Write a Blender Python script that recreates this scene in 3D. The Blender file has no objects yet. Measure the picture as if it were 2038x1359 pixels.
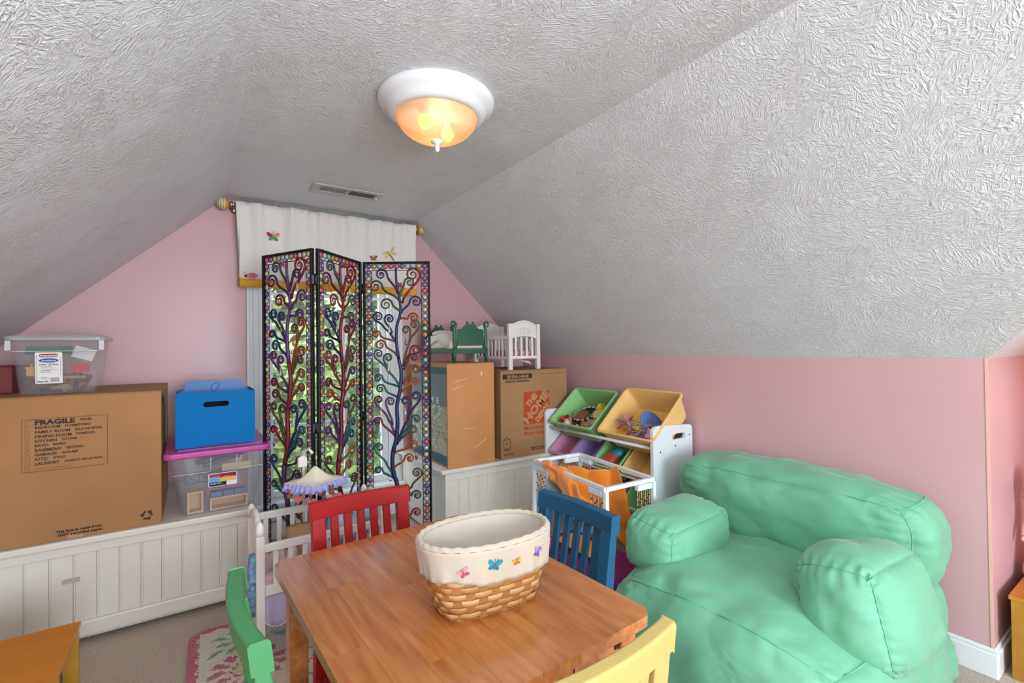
import bpy, bmesh, math, random
from mathutils import Vector, Matrix
from math import pi, sin, cos, radians as R
random.seed(7)
sc = bpy.context.scene
COL = sc.collection
PX = 2038

# ---------------------------------------------------------------- camera
cam_d = bpy.data.cameras.new('camera'); cam = bpy.data.objects.new('camera', cam_d); COL.objects.link(cam)
cam_d.sensor_width = 36; cam_d.lens = 943.5 / PX * 36; cam_d.clip_start = 0.02; cam_d.clip_end = 200
yaw, pit, rol = .5907, .010927, -.011913
f_ = Vector((sin(yaw)*cos(pit), cos(yaw)*cos(pit), sin(pit)))
r0 = Vector((cos(yaw), -sin(yaw), 0)); u0 = r0.cross(f_)
r_ = r0*cos(rol) + u0*sin(rol); u_ = u0*cos(rol) - r0*sin(rol)
m = Matrix((r_, u_, -f_)).transposed().to_4x4(); m.translation = Vector((0, 0, 1.15))
cam.matrix_world = m
sc.camera = cam
# ---------------------------------------------------------------- view, world, lights
vs = sc.view_settings
sc.display_settings.display_device = 'sRGB'
vs.view_transform = 'Standard'; vs.look = 'None'; vs.gamma = 1; vs.use_curve_mapping = False
vs.exposure = 0.42
w = bpy.data.worlds.new('world'); sc.world = w; w.use_nodes = True
nt = w.node_tree; bgn = nt.nodes['Background']
sky = nt.nodes.new('ShaderNodeTexSky'); sky.sky_type = 'NISHITA'; sky.sun_disc = False
sky.sun_elevation = R(48); sky.sun_rotation = R(-90); sky.air_density = 1.0; sky.dust_density = 2.0
nt.links.new(sky.outputs[0], bgn.inputs[0]); bgn.inputs[1].default_value = 0.7

def area(name, loc, rot, sx, sy, power, col=(1, 1, 1)):
    d = bpy.data.lights.new(name, 'AREA'); d.shape = 'RECTANGLE'; d.size = sx; d.size_y = sy
    d.energy = power; d.color = col
    o = bpy.data.objects.new(name, d); COL.objects.link(o); o.location = loc; o.rotation_euler = rot
    return o
sd = bpy.data.lights.new('sun', 'SUN'); sd.energy = 2.2; sd.angle = R(1.5); sd.color = (1, .96, .88)
so = bpy.data.objects.new('sun', sd); COL.objects.link(so); so.rotation_euler = (R(25), R(-38), 0)
# added area light, fills the room from the unseen rear window opening
area('rear_fill', (.72, -2.52, 1.25), (R(90), 0, 0), 1.5, 1.2, 86, (.8, .91, 1))
pl = bpy.data.lights.new('dormer_lamp', 'POINT'); pl.energy = 2.4; pl.color = (1, .62, .36); pl.shadow_soft_size = .04
po = bpy.data.objects.new('dormer_lamp', pl); COL.objects.link(po); po.location = (2.95, -.05, .9)     # small warm lamp inside the side dormer
# added fill light behind the camera, aimed up to bounce off the left slope
area('bounce_fill', (.25, -.55, 1.2), Vector((-.62, .12, .78)).to_track_quat('-Z', 'Y').to_euler(), .6, .6, 36, (.8, .91, 1))

# ---------------------------------------------------------------- materials
def lin(c):
    return c/12.92 if c <= .04045 else ((c+.055)/1.055)**2.4
def hx(h):
    if isinstance(h, str):
        h = h.lstrip('#'); return tuple(lin(int(h[i:i+2], 16)/255) for i in (0, 2, 4)) + (1,)
    return tuple(h)[:3] + (1,)
MATS = {}
def mat(name, col='#cccccc', rough=.5, metal=0, bump=0, bscale=200, col2=None, cscale=8, trans=0, spec=.5,
        stretch=None, coat=0, emit=0, sheen=0, det=3):
    if name in MATS: return MATS[name]
    m = bpy.data.materials.new(name); m.use_nodes = True; nt = m.node_tree; N = nt.nodes; L = nt.links
    b = N['Principled BSDF']
    b.inputs['Base Color'].default_value = hx(col); b.inputs['Roughness'].default_value = rough
    b.inputs['Metallic'].default_value = metal; b.inputs['Specular IOR Level'].default_value = spec
    b.inputs['Coat Weight'].default_value = coat; b.inputs['Sheen Weight'].default_value = sheen
    vec = None
    if stretch or bump or col2:
        tc = N.new('ShaderNodeTexCoord'); mp = N.new('ShaderNodeMapping')
        L.new(tc.outputs['Object'], mp.inputs[0]); mp.inputs['Scale'].default_value = stretch or (1, 1, 1)
        vec = mp.outputs[0]
    if col2:
        n = N.new('ShaderNodeTexNoise'); n.inputs['Scale'].default_value = cscale; n.inputs['Detail'].default_value = det
        L.new(vec, n.inputs['Vector'])
        rp = N.new('ShaderNodeValToRGB'); L.new(n.outputs[0], rp.inputs[0])
        rp.color_ramp.elements[0].position = .32; rp.color_ramp.elements[1].position = .68
        rp.color_ramp.elements[0].color = hx(col); rp.color_ramp.elements[1].color = hx(col2)
        L.new(rp.outputs[0], b.inputs['Base Color'])
    if bump:
        n2 = N.new('ShaderNodeTexNoise'); n2.inputs['Scale'].default_value = bscale; n2.inputs['Detail'].default_value = 4
        L.new(vec, n2.inputs['Vector'])
        bp = N.new('ShaderNodeBump'); bp.inputs['Strength'].default_value = bump; bp.inputs['Distance'].default_value = .004
        L.new(n2.outputs[0], bp.inputs['Height']); L.new(bp.outputs[0], b.inputs['Normal'])
    if trans:   # thin see-through plastic or glass
        t = N.new('ShaderNodeBsdfTransparent'); mx = N.new('ShaderNodeMixShader'); mx.inputs[0].default_value = 1-trans
        L.new(t.outputs[0], mx.inputs[1]); L.new(b.outputs[0], mx.inputs[2])
        L.new(mx.outputs[0], N['Material Output'].inputs[0])
    if emit:
        b.inputs['Emission Color'].default_value = hx(col); b.inputs['Emission Strength'].default_value = emit
    MATS[name] = m
    return m
def vcol(name, rough=.8, bump=0, bscale=300, sheen=0):
    m = mat(name, rough=rough, bump=bump, bscale=bscale, sheen=sheen); nt = m.node_tree
    a = nt.nodes.new('ShaderNodeVertexColor'); a.layer_name = 'Col'
    nt.links.new(a.outputs[0], nt.nodes['Principled BSDF'].inputs['Base Color'])
    return m
def stucco():
    """stomped, brushed ceiling plaster: short strokes whose direction changes from dab to dab"""
    m = bpy.data.materials.new('stomped_plaster'); m.use_nodes = True; nt = m.node_tree; N = nt.nodes; L = nt.links
    b = N['Principled BSDF']; b.inputs['Base Color'].default_value = hx('#e0e2e3'); b.inputs['Roughness'].default_value = .34
    tc = N.new('ShaderNodeTexCoord')
    hs = []
    for vs_, sc_, seed in ((5.5, 1.0, 0.), (9, 1.5, 3.7)):
        off = N.new('ShaderNodeVectorMath'); off.operation = 'ADD'; off.inputs[1].default_value = (seed, seed*1.3, 0)
        L.new(tc.outputs['UV'], off.inputs[0])
        ns = N.new('ShaderNodeTexNoise'); ns.inputs['Scale'].default_value = 9; L.new(off.outputs[0], ns.inputs['Vector'])
        mm = N.new('ShaderNodeVectorMath'); mm.operation = 'MULTIPLY_ADD'; mm.inputs[1].default_value = (.09, .09, 0)
        L.new(ns.outputs['Color'], mm.inputs[0]); L.new(off.outputs[0], mm.inputs[2])
        vo = N.new('ShaderNodeTexVoronoi'); vo.inputs['Scale'].default_value = vs_; L.new(mm.outputs[0], vo.inputs['Vector'])
        sp = N.new('ShaderNodeSeparateColor'); L.new(vo.outputs['Color'], sp.inputs[0])
        an = N.new('ShaderNodeMath'); an.operation = 'MULTIPLY'; an.inputs[1].default_value = 6.283; L.new(sp.outputs[0], an.inputs[0])
        vr = N.new('ShaderNodeVectorRotate'); vr.rotation_type = 'Z_AXIS'; L.new(mm.outputs[0], vr.inputs['Vector']); L.new(an.outputs[0], vr.inputs['Angle'])
        mp = N.new('ShaderNodeMapping'); mp.inputs['Scale'].default_value = (38*sc_, 150*sc_, 1); L.new(vr.outputs[0], mp.inputs[0])
        no = N.new('ShaderNodeTexNoise'); no.inputs['Scale'].default_value = 1; no.inputs['Detail'].default_value = 3
        no.inputs['Distortion'].default_value = .25; L.new(mp.outputs[0], no.inputs['Vector'])
        rp = N.new('ShaderNodeMapRange'); rp.inputs[1].default_value = .46; rp.inputs[2].default_value = .66; L.new(no.outputs[0], rp.inputs[0])
        hs.append(rp)
    ad = N.new('ShaderNodeMath'); ad.operation = 'MAXIMUM'; L.new(hs[0].outputs[0], ad.inputs[0]); L.new(hs[1].outputs[0], ad.inputs[1])
    bp = N.new('ShaderNodeBump'); bp.inputs['Strength'].default_value = .62; bp.inputs['Distance'].default_value = .0045
    L.new(ad.outputs[0], bp.inputs['Height']); L.new(bp.outputs[0], b.inputs['Normal'])
    return m
def wood(name, c1, c2, rough=.35, sx=(1, 9, 9), scale=6, coat=.2):
    m = mat(name, c1, rough, col2=c2, cscale=scale, stretch=sx, det=6, coat=coat)
    return m

# ---------------------------------------------------------------- mesh helpers
class MB:
    def __init__(s): s.v = []; s.f = []; s.sm = []; s.mi = []; s.cur = 0; s.col = None; s.cc = None
    def add(s, vs, fs, smooth=False):
        o = len(s.v); s.v += [Vector(a) for a in vs]; s.f += [tuple(i+o for i in f) for f in fs]
        s.sm += [smooth]*len(fs); s.mi += [s.cur]*len(fs); return o
    def box(s, a, b, M=None, taper=None):
        (x0, y0, z0), (x1, y1, z1) = a, b
        vs = [Vector((x, y, z)) for z in (z0, z1) for y in (y0, y1) for x in (x0, x1)]
        if taper:   # scale the top about its centre
            cx, cy = (x0+x1)/2, (y0+y1)/2
            for v in vs[4:]: v.x = cx+(v.x-cx)*taper[0]; v.y = cy+(v.y-cy)*taper[1]
        if M: vs = [M @ v for v in vs]
        s.add(vs, [(0, 2, 3, 1), (4, 5, 7, 6), (0, 1, 5, 4), (1, 3, 7, 5), (3, 2, 6, 7), (2, 0, 4, 6)]); return s
    def bar(s, p, q, w, h, up=(0, 0, 1)):
        p, q = Vector(p), Vector(q); d = (q-p).normalized(); up = Vector(up)
        if abs(d.dot(up)) > .98: up = Vector((0, 1, 0))
        x = d.cross(up).normalized(); y = x.cross(d)
        vs = [c+x*a*w/2+y*b*h/2 for c in (p, q) for a, b in ((-1, -1), (1, -1), (1, 1), (-1, 1))]
        s.add(vs, [(3, 2, 1, 0), (4, 5, 6, 7), (0, 1, 5, 4), (1, 2, 6, 5), (2, 3, 7, 6), (3, 0, 4, 7)]); return s
    def tube(s, pts, r, n=6, closed=False, cap=True):
        pts = [Vector(p) for p in pts]; N = len(pts); rr = r if hasattr(r, '__len__') else [r]*N
        rings = []; prev = None
        for i, p in enumerate(pts):
            a = pts[(i-1) % N] if (i or closed) else p; b = pts[(i+1) % N] if (i < N-1 or closed) else p
            d = (b-a).normalized() if (b-a).length > 1e-9 else Vector((0, 0, 1))
            if prev is None:
                up = Vector((0, 0, 1)) if abs(d.z) < .9 else Vector((1, 0, 0)); x = d.cross(up).normalized()
            else: x = (prev - d*prev.dot(d)).normalized()
            prev = x; y = d.cross(x); rings.append([p+(x*cos(2*pi*k/n)+y*sin(2*pi*k/n))*rr[i] for k in range(n)])
        vs = [v for g in rings for v in g]; fs = []
        for i in range(N if closed else N-1):
            j = (i+1) % N
            for k in range(n): fs.append((i*n+k, i*n+(k+1) % n, j*n+(k+1) % n, j*n+k))
        s.add(vs, fs, True)
        if cap and not closed:
            o = len(s.v)-len(vs)
            s.f += [tuple(o+k for k in reversed(range(n))), tuple(o+(N-1)*n+k for k in range(n))]; s.sm += [False]*2; s.mi += [s.cur]*2
        return s
    def cyl(s, p, q, r, n=12, r2=None): return s.tube([p, q], [r, r if r2 is None else r2], n)
    def lathe(s, prof, n=24, M=None, axis='z'):
        vs = []; fs = []
        for (r, z) in prof:
            for k in range(n):
                a = 2*pi*k/n; v = Vector((r*cos(a), r*sin(a), z))
                if axis == 'x': v = Vector((v.z, v.x, v.y))
                if axis == 'y': v = Vector((v.x, v.z, -v.y))
                vs.append(M @ v if M else v)
        for i in range(len(prof)-1):
            for k in range(n): fs.append((i*n+k, i*n+(k+1) % n, (i+1)*n+(k+1) % n, (i+1)*n+k))
        s.add(vs, fs, True); return s
    def ball(s, c, r, n=10, sc_=(1, 1, 1), M=None):
        c = Vector(c); T = Matrix.Translation(c) @ Matrix.Diagonal(Vector(sc_).to_4d()); T[3][3] = 1
        if M: T = M @ T
        h = max(4, n//2+1)
        return s.lathe([(r*sin(pi*i/h)+1e-5, -r*cos(pi*i/h)) for i in range(h+1)], n, T)
    def grid(s, fn, nu, nv, closed_u=False, smooth=True, flip=False):
        vs = [fn(i/(nu if closed_u else nu), j/nv) for j in range(nv+1) for i in range(nu if closed_u else nu+1)]
        W = nu if closed_u else nu+1; fs = []
        for j in range(nv):
            for i in range(nu):
                a, b = j*W+i, j*W+(i+1) % W; c, d = (j+1)*W+(i+1) % W, (j+1)*W+i
                fs.append((d, c, b, a) if flip else (a, b, c, d))
        s.add(vs, fs, smooth); return s
    def prism(s, poly, z0, z1, M=None, smooth=False):
        n = len(poly); vs = [Vector((x, y, z)) for z in (z0, z1) for x, y in poly]
        if M: vs = [M @ v for v in vs]
        fs = [tuple(reversed(range(n))), tuple(range(n, 2*n))] + [(i, (i+1) % n, n+(i+1) % n, n+i) for i in range(n)]
        o = s.add(vs, fs, False)
        if smooth:
            for i in range(n): s.sm[-1-i] = True
        return s
    def build(s, name, m=None, parent=None, bevel=0, solid=0, sub=0, world=False, seg=2, mats=None):
        me = bpy.data.meshes.new(name)
        vs = s.v
        if world and parent is not None:
            root = parent
            while root.parent: root = root.parent
            iv = root.matrix_world_cached.inverted() if hasattr(root, 'matrix_world_cached') else ROOTM[root.name].inverted()
            vs = [iv @ v for v in vs]
        me.from_pydata([tuple(v) for v in vs], [], s.f)
        me.polygons.foreach_set('use_smooth', s.sm)
        for mm_ in (mats or ([m] if m else [])): me.materials.append(mm_)
        if mats: me.polygons.foreach_set('material_index', s.mi)
        me.update()
        o = bpy.data.objects.new(name, me); COL.objects.link(o)
        if parent is not None: o.parent = parent
        if solid: md = o.modifiers.new('s', 'SOLIDIFY'); md.thickness = solid; md.offset = 0
        if bevel: md = o.modifiers.new('b', 'BEVEL'); md.width = bevel; md.segments = seg; md.limit_method = 'ANGLE'; md.angle_limit = R(40)
        if sub: md = o.modifiers.new('u', 'SUBSURF'); md.levels = sub; md.render_levels = sub
        return o
ROOTM = {}
def tag(o, label, cat, group=None, kind=None):
    if label: o['label'] = label
    if cat: o['category'] = cat
    if group: o['group'] = group
    if kind: o['kind'] = kind
    return o
def thing(name, label, cat, loc=(0, 0, 0), rotz=0, group=None, rot=None):
    o = bpy.data.objects.new(name, None); COL.objects.link(o); o.empty_display_size = .05
    o.location = loc; o.rotation_euler = rot or (0, 0, rotz)
    ROOTM[o.name] = Matrix.Translation(Vector(loc)) @ o.rotation_euler.to_matrix().to_4x4()
    return tag(o, label, cat, group)
def struct(mb, name, m, **k):
    o = mb.build(name, m, **k); o['kind'] = 'structure'; return o
def setloc(o, loc):
    """move a one-mesh thing's origin to loc, keeping it where it is"""
    loc = Vector(loc); o.data.transform(Matrix.Translation(-loc)); o.location = loc; return o
def rrect(x0, y0, x1, y1, r, n=4):
    P = []
    for cx, cy, a0 in ((x1-r, y1-r, 0), (x0+r, y1-r, 90), (x0+r, y0+r, 180), (x1-r, y0+r, 270)):
        for k in range(n+1): a = R(a0+90*k/n); P.append((cx+r*cos(a), cy+r*sin(a)))
    return P
def text_mesh(name, s, size, M, m, parent, bold=0, align='LEFT', width=None, shear=0, sp=1.0, depth=.0004):
    """flat printed lettering, M maps the text's xy plane into the thing's space"""
    c = bpy.data.curves.new(name, 'FONT'); c.body = s; c.size = size; c.offset = bold; c.align_x = align; c.extrude = depth
    c.resolution_u = 2; c.shear = shear; c.space_character = sp
    t = bpy.data.objects.new(name, c); COL.objects.link(t)
    dg = bpy.context.evaluated_depsgraph_get(); me = bpy.data.meshes.new_from_object(t.evaluated_get(dg))
    bpy.data.objects.remove(t)
    if width and len(me.vertices):
        xs = [v.co.x for v in me.vertices]; k = width/(max(xs)-min(xs))
        me.transform(Matrix.Diagonal((k, 1, 1, 1)))
    me.transform(M); me.materials.clear(); me.materials.append(m)
    o = bpy.data.objects.new(name, me); COL.objects.link(o); o.parent = parent
    return o
def facing_front(x, y, z):      # text on a face that looks towards -Y
    return Matrix.Translation((x, y, z)) @ Matrix.Rotation(R(90), 4, 'X')
def copytree(o, parent=None):
    c = o.copy(); COL.objects.link(c)
    if parent is not None: c.parent = parent
    for ch in list(o.children): copytree(ch, c)
    return c
def colgrid(name, m, parent, x0, y0, x1, y1, nx, ny, fn, M, thick=None):
    """a flat grid with one colour per cell: flat print"""
    vs = []; fs = []; cols = []
    for j in range(ny+1):
        for i in range(nx+1): vs.append(M @ Vector((x0+(x1-x0)*i/nx, y0+(y1-y0)*j/ny, 0)))
    for j in range(ny):
        for i in range(nx):
            c = fn((i+.5)/nx, (j+.5)/ny)
            if c is None: continue
            a = j*(nx+1)+i; fs.append((a, a+1, a+nx+2, a+nx+1)); cols.append(hx(c))
    me = bpy.data.meshes.new(name); me.from_pydata([tuple(v) for v in vs], [], fs)
    ca = me.color_attributes.new('Col', 'FLOAT_COLOR', 'CORNER'); buf = []
    for c in cols: buf += list(c)*4
    ca.data.foreach_set('color', buf); me.materials.append(m); me.update()
    o = bpy.data.objects.new(name, me); COL.objects.link(o)
    if parent is not None: o.parent = parent
    return o

# ================================================================= THE SETTING
YG, YB, XR, XL, ZC, ZK = 3.223, -2.6, 2.266, -.86, 2.03, 1.09
FX0, FX1 = .148, 1.29            # flat ceiling
pink = mat('pink_paint', '#d2a6a8', .38, bump=.04, bscale=260)
stc = stucco()
trimw = mat('white_trim', '#e9ecec', .3)
carpet = mat('carpet', '#d6c3ad', .95, bump=1, bscale=420, col2='#ab9882', cscale=160, sheen=.3)

def slab(name, pts, m, uvax, thick=.02, up=1):
    """polygon with uv in metres"""
    pv = [Vector(p) for p in pts]; nz = sum(a.x*b.y-b.x*a.y for a, b in zip(pv, pv[1:]+pv[:1]))
    if nz < 0: pts = pts[::-1]
    me = bpy.data.meshes.new(name); me.from_pydata(pts, [], [tuple(range(len(pts)))]); me.materials.append(m)
    uv = me.uv_layers.new(name='UVMap'); U, V = Vector(uvax[0]).normalized(), Vector(uvax[1]).normalized()
    for l in me.loops: p = me.vertices[l.vertex_index].co; uv.data[l.index].uv = (p.dot(U), p.dot(V))
    o = bpy.data.objects.new(name, me); COL.objects.link(o); o['kind'] = 'structure'
    md = o.modifiers.new('s', 'SOLIDIFY'); md.thickness = thick; md.offset = 1
    return o
# floor
mb = MB(); mb.box((XL-.1, YB-.1, -.05), (3.5, YG+.1, 0)); struct(mb, 'floor', carpet)
# ceilings: flat strip and the two slopes; the right slope is cut by the dormer
slab('ceiling', [(FX0, YB, ZC), (FX1, YB, ZC), (FX1, YG, ZC), (FX0, YG, ZC)], stc, ((1, 0, 0), (0, 1, 0)))
slab('ceiling_left_slope', [(XL, YB, ZK), (FX0, YB, ZC), (FX0, YG, ZC), (XL, YG, ZK)], stc, ((1, 0, .93), (0, 1, 0)))
SL = (ZC-ZK)/(XR-FX1)
yD0, yD1 = .446, -.30; yM = (yD0+yD1)/2; hD = (yD0-yM)*.9  # kept narrow so the unseen near cheek blocks rear light from the far one
xv = XR-hD/SL                                   # where the dormer ridge dies into the slope
slab('ceiling_right_slope', [(FX1, YB, ZC), (XR, YB, ZK), (XR, yD1, ZK), (xv, yM, ZK+hD), (XR, yD0, ZK), (XR, YG, ZK), (FX1, YG, ZC)],
     stc, ((1, 0, -SL), (0, 1, 0)), up=-1)
slab('ceiling_dormer_far_slope', [(XR, yD0, ZK), (3.3, yD0, ZK), (3.3, yM, ZK+hD), (xv, yM, ZK+hD)], stc, ((1, 0, 0), (0, 1, .9)), up=-1)
slab('ceiling_dormer_near_slope', [(XR, yD1, ZK), (3.3, yD1, ZK), (3.3, yM, ZK+hD), (xv, yM, ZK+hD)], stc, ((1, 0, 0), (0, 1, .9)))
# plaster bead along the two ceiling folds is left to the meshes' own edge
T = .12
def wall_holes(name, plane, a0, a1, poly_top, hole):
    pass
# gable wall behind the screen with the window opening
WX0, WX1, WZ0, WZ1 = .345, 1.135, .226, 1.93
def gable(name, y, sgn, hole):
    mb = MB(); hx0, hx1, hz0, hz1 = hole
    y0, y1 = (y, y+T) if sgn > 0 else (y-T, y)
    def pr_(poly):
        vs = [(x, yy, z) for yy in (y0, y1) for x, z in poly]; n = len(poly)
        mb.add(vs, [tuple(range(n)), tuple(reversed(range(n, 2*n)))]+[((i+1) % n, i, n+i, n+(i+1) % n) for i in range(n)])
    zt = lambda x: min(ZC, ZK+(x-XL)*(ZC-ZK)/(FX0-XL), ZK+(XR-x)*SL)
    def col(xa, xb, za=0, full=True, zb=None):
        xs = [xa]+[x for x in (FX0, FX1) if xa < x < xb]+[xb]
        if zb is not None: pr_([(xa, za), (xb, za), (xb, zb), (xa, zb)]); return
        pr_([(xa, za), (xb, za)]+[(x, zt(x)) for x in reversed(xs)])
    col(XL, hx0); col(hx1, XR); col(hx0, hx1, 0, zb=hz0); col(hx0, hx1, hz1)
    return struct(mb, name, pink)
gable('wall_back', YG, 1, (WX0, WX1, WZ0, WZ1))
gable('wall_rear', YB, -1, (0.0, 1.44, .65, 1.85))
mb = MB(); mb.box((XL-T, YB, 0), (XL, YG, ZK)); struct(mb, 'wall_left', pink)
mb = MB(); mb.box((XR, yD0+T, 0), (XR+T, YG, ZK)); mb.box((XR, yD0, 0), (3.3, yD0+T, ZK)); struct(mb, 'wall_right', pink)
mb = MB(); mb.box((XR, YB, 0), (XR+T, yD1-T, ZK)); mb.box((XR, yD1-T, 0), (3.3, yD1, ZK)); struct(mb, 'wall_right_near', pink)
# dormer end wall, unseen, left blank to keep sky light out
mb = MB(); mb.add([(x, y, z) for x in (3.3, 3.4) for y, z in ((yD1, 0), (yD0, 0), (yD0, ZK), (yM, ZK+hD), (yD1, ZK))],
                  [(4, 3, 2, 1, 0), (5, 6, 7, 8, 9)]+[(i, (i+1) % 5, 5+(i+1) % 5, 5+i) for i in range(5)])
struct(mb, 'wall_dormer', pink)
# rear window frame, out of view, added as an opening for the fill light
def frame_window(name, y, x0, x1, z0, z1, cols, rows, label=None):
    mb = MB(); f = .045
    mb.box((x0, y-.03, z0), (x0+f, y+.03, z1)); mb.box((x1-f, y-.03, z0), (x1, y+.03, z1))
    mb.box((x0+f, y-.03, z0), (x1-f, y+.03, z0+f)); mb.box((x0+f, y-.03, z1-f), (x1-f, y+.03, z1))
    for i in range(1, cols): x = x0+(x1-x0)*i/cols; mb.box((x-.01, y-.015, z0+f), (x+.01, y+.015, z1-f))
    for i in range(1, rows): z = z0+(z1-z0)*i/rows; mb.box((x0+f, y-.015, z-.01), (x1-f, y+.015, z+.01))
    return struct(mb, name, trimw)
frame_window('window_2', YB-.06, 0, 1.44, .65, 1.85, 3, 2)

# ---- window_1 : casing, stool, apron, sashes, muntins, panes
mb = MB()
cw = .086; y0, y1 = YG-.018, YG+.0
for xa, xb in ((WX0-cw, WX0), (WX1, WX1+cw)):
    mb.box((xa, y0, WZ0), (xb, y1, WZ1+cw))
    for k in (.012, .03, .062): mb.box((xa+k, y0-.006, WZ0), (xa+k+.009, y0, WZ1+cw))
mb.box((WX0, y0, WZ1), (WX1, y1, WZ1+cw))
win = struct(mb, 'window_1', trimw, bevel=.003)
mb = MB()      # jamb liner
mb.box((WX0-.005, YG, WZ0), (WX0+.012, YG+T, WZ1)); mb.box((WX1-.012, YG, WZ0), (WX1+.005, YG+T, WZ1))
mb.box((WX0, YG, WZ1-.012), (WX1, YG+T, WZ1+.005)); mb.box((WX0, YG, WZ0-.01), (WX1, YG+T, WZ0+.008)); mb.build('window_jamb', trimw, win)
mb = MB(); mb.box((WX0-cw-.03, YG-.06, WZ0-.028), (WX1+cw+.03, YG+.01, WZ0)); mb.build('window_sill', trimw, win, bevel=.01, seg=3)
mb = MB(); mb.box((WX0-cw, YG-.02, WZ0-.115), (WX1+cw, YG, WZ0-.028)); mb.box((WX0-cw, YG-.03, WZ0-.045), (WX1+cw, YG-.02, WZ0-.028))
mb.box((WX0-cw, YG-.027, WZ0-.1), (WX1+cw, YG-.02, WZ0-.085)); mb.build('window_apron', trimw, win, bevel=.003)
def sash(name, y, z0, z1):
    mb = MB(); s = .045; xa, xb = WX0+.012, WX1-.012
    mb.box((xa, y-.017, z0), (xa+s, y+.017, z1)); mb.box((xb-s, y-.017, z0), (xb, y+.017, z1))
    mb.box((xa+s, y-.017, z0), (xb-s, y+.017, z0+s)); mb.box((xa+s, y-.017, z1-.034), (xb-s, y+.017, z1))
    o = mb.build(name, trimw, win, bevel=.003)
    for x in (.622, .838):
        mb = MB(); mb.box((x-.009, y-.009, z0+s), (x+.009, y+.009, z1-.034)); mb.build('muntin', trimw, o)
    zm = (z0+z1)/2
    mb = MB(); mb.box((xa+s, y-.0085, zm-.009), (xb-s, y+.0085, zm+.009)); mb.build('muntin', trimw, o)
    xs = [xa+s, .622, .838, xb-s]
    for i in range(3):
        for a, b in ((z0+s, zm), (zm, z1-.034)):
            mb = MB(); mb.box((xs[i], y-.0015, a), (xs[i+1], y+.0015, b)); mb.build('pane', glass, o)
glass = mat('window_glass', '#ffffff', .02, trans=.93, spec=.8)
sash('lower_sash', YG+.035, WZ0+.008, 1.105)
sash('upper_sash', YG+.075, 1.075, WZ1-.012)

# baseboards
def base(name, a, b, ax):
    mb = MB(); (x0, y0), (x1, y1) = a, b
    mb.box((x0, y0, 0), (x1, y1, .085))
    if ax == 'x-': mb.box((x0+.006, y0, .085), (x1, y1, .1))
    elif ax == 'y-': mb.box((x0, y0+.006, .085), (x1, y1, .1))
    elif ax == 'x+': mb.box((x0, y0, .085), (x1-.006, y1, .1))
    struct(mb, name, trimw, bevel=.004)
base('baseboard_right', (XR-.014, yD0-.014), (XR, YG), 'x-')
base('baseboard_dormer', (XR, yD0-.014), (3.3, yD0), 'y-')
base('baseboard_back', (XL, YG-.014), (XR, YG), 'y-')
base('baseboard_left', (XL, YB), (XL+.014, YG), 'x+')
# white corner bead on the knee wall's end and along the slope edge
mb = MB(); mb.box((XR-.002, yD0-.002, .1), (XR+.006, yD0+.006, ZK)); struct(mb, 'trim_1', mat('corner_bead', '#e6b5a6', .5))

# ---- ground and greenery outside the gable window
grass = mat('lawn', '#5d7d35', .9, col2='#8fa552', cscale=6)
mb = MB(); mb.box((-12, 3.6, -2.6), (16, 24, -2.5)); o = mb.build('lawn', grass); o['kind'] = 'structure'
leafm = [mat('leaf_a', '#55702f', .6, col2='#98b060', cscale=3, spec=.3), mat('leaf_b', '#355528', .6, col2='#6f8f48', cscale=2, spec=.3),
         mat('leaf_c', '#6f7a48', .6, col2='#b3ba80', cscale=4, spec=.3)]
bark = mat('bark', '#6b5646', .9, bump=.6, bscale=40)
def tree(name, label, cat, loc, crown, n, ls, m, seed, group=None):
    rnd = random.Random(seed); t = thing(name, label, cat, loc, group=group); cx, cz, rx, rz = crown
    mb = MB()
    for i in range(n):
        a = rnd.uniform(0, 2*pi); c = rnd.uniform(-1, 1); rr = rnd.uniform(.55, 1)**.7; q = math.sqrt(1-c*c)
        lump = 1+.18*sin(5*a+seed)+.12*sin(9*c+seed)
        p = Vector((rx*rr*q*cos(a)*lump, rx*rr*q*sin(a)*lump, cz+rz*rr*c*lump))
        d = Vector((rnd.gauss(0, 1), rnd.gauss(0, 1), rnd.gauss(0, .6))).normalized(); e = d.orthogonal().normalized(); L_ = ls*rnd.uniform(.6, 1.4)
        k = d.cross(e)*L_*.15
        mb.add([p-d*L_, p+e*L_*.45+k, p+d*L_, p-e*L_*.45+k], [(0, 1, 2, 3)])
    o = mb.build('foliage', m, t); o['kind'] = 'stuff'
    mb = MB(); zb = 0
    mb.tube([(0, 0, zb), (.05, .02, cz*.5), (0, 0, cz)], [.11*rx, .08*rx, .04*rx], 8)
    for k in range(5):
        a = k*1.3+seed; mb.tube([(0, 0, cz*.45+k*.1), (rx*.3*cos(a), rx*.3*sin(a), cz*.8), (rx*.6*cos(a), rx*.6*sin(a), cz+rz*.3)], [.05*rx, .03*rx, .012*rx], 6)
    mb.build('trunk', bark, t); return t
tree('shrub', 'yellow green shrub right outside the left half of the window', 'shrub', (.8, 5.2, -2.5), (0, 2.0, .85, 1.75), 4200, .075, leafm[0], 1)
tree('shrub', 'darker green shrub outside the window behind the middle screen panel', 'shrub', (2.95, 6.0, -2.5), (0, 1.9, 1.0, 1.7), 4600, .085, leafm[1], 2)
tree('tree', 'pale sunlit tree in the distance beyond the window shrubs', 'tree', (2.1, 9.8, -2.5), (0, 3.6, 1.75, 3.2), 6500, .16, leafm[2], 3)
tree('tree', 'deep green tree outside on the far right beyond the window', 'tree', (6.9, 10.4, -2.5), (0, 3.4, 1.8, 3.0), 5500, .16, leafm[1], 4)
tree('tree', 'bushy tree outside on the far left beyond the window', 'tree', (-2.6, 9.4, -2.5), (0, 3.2, 1.8, 3.0), 5000, .15, leafm[0], 5)

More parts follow.
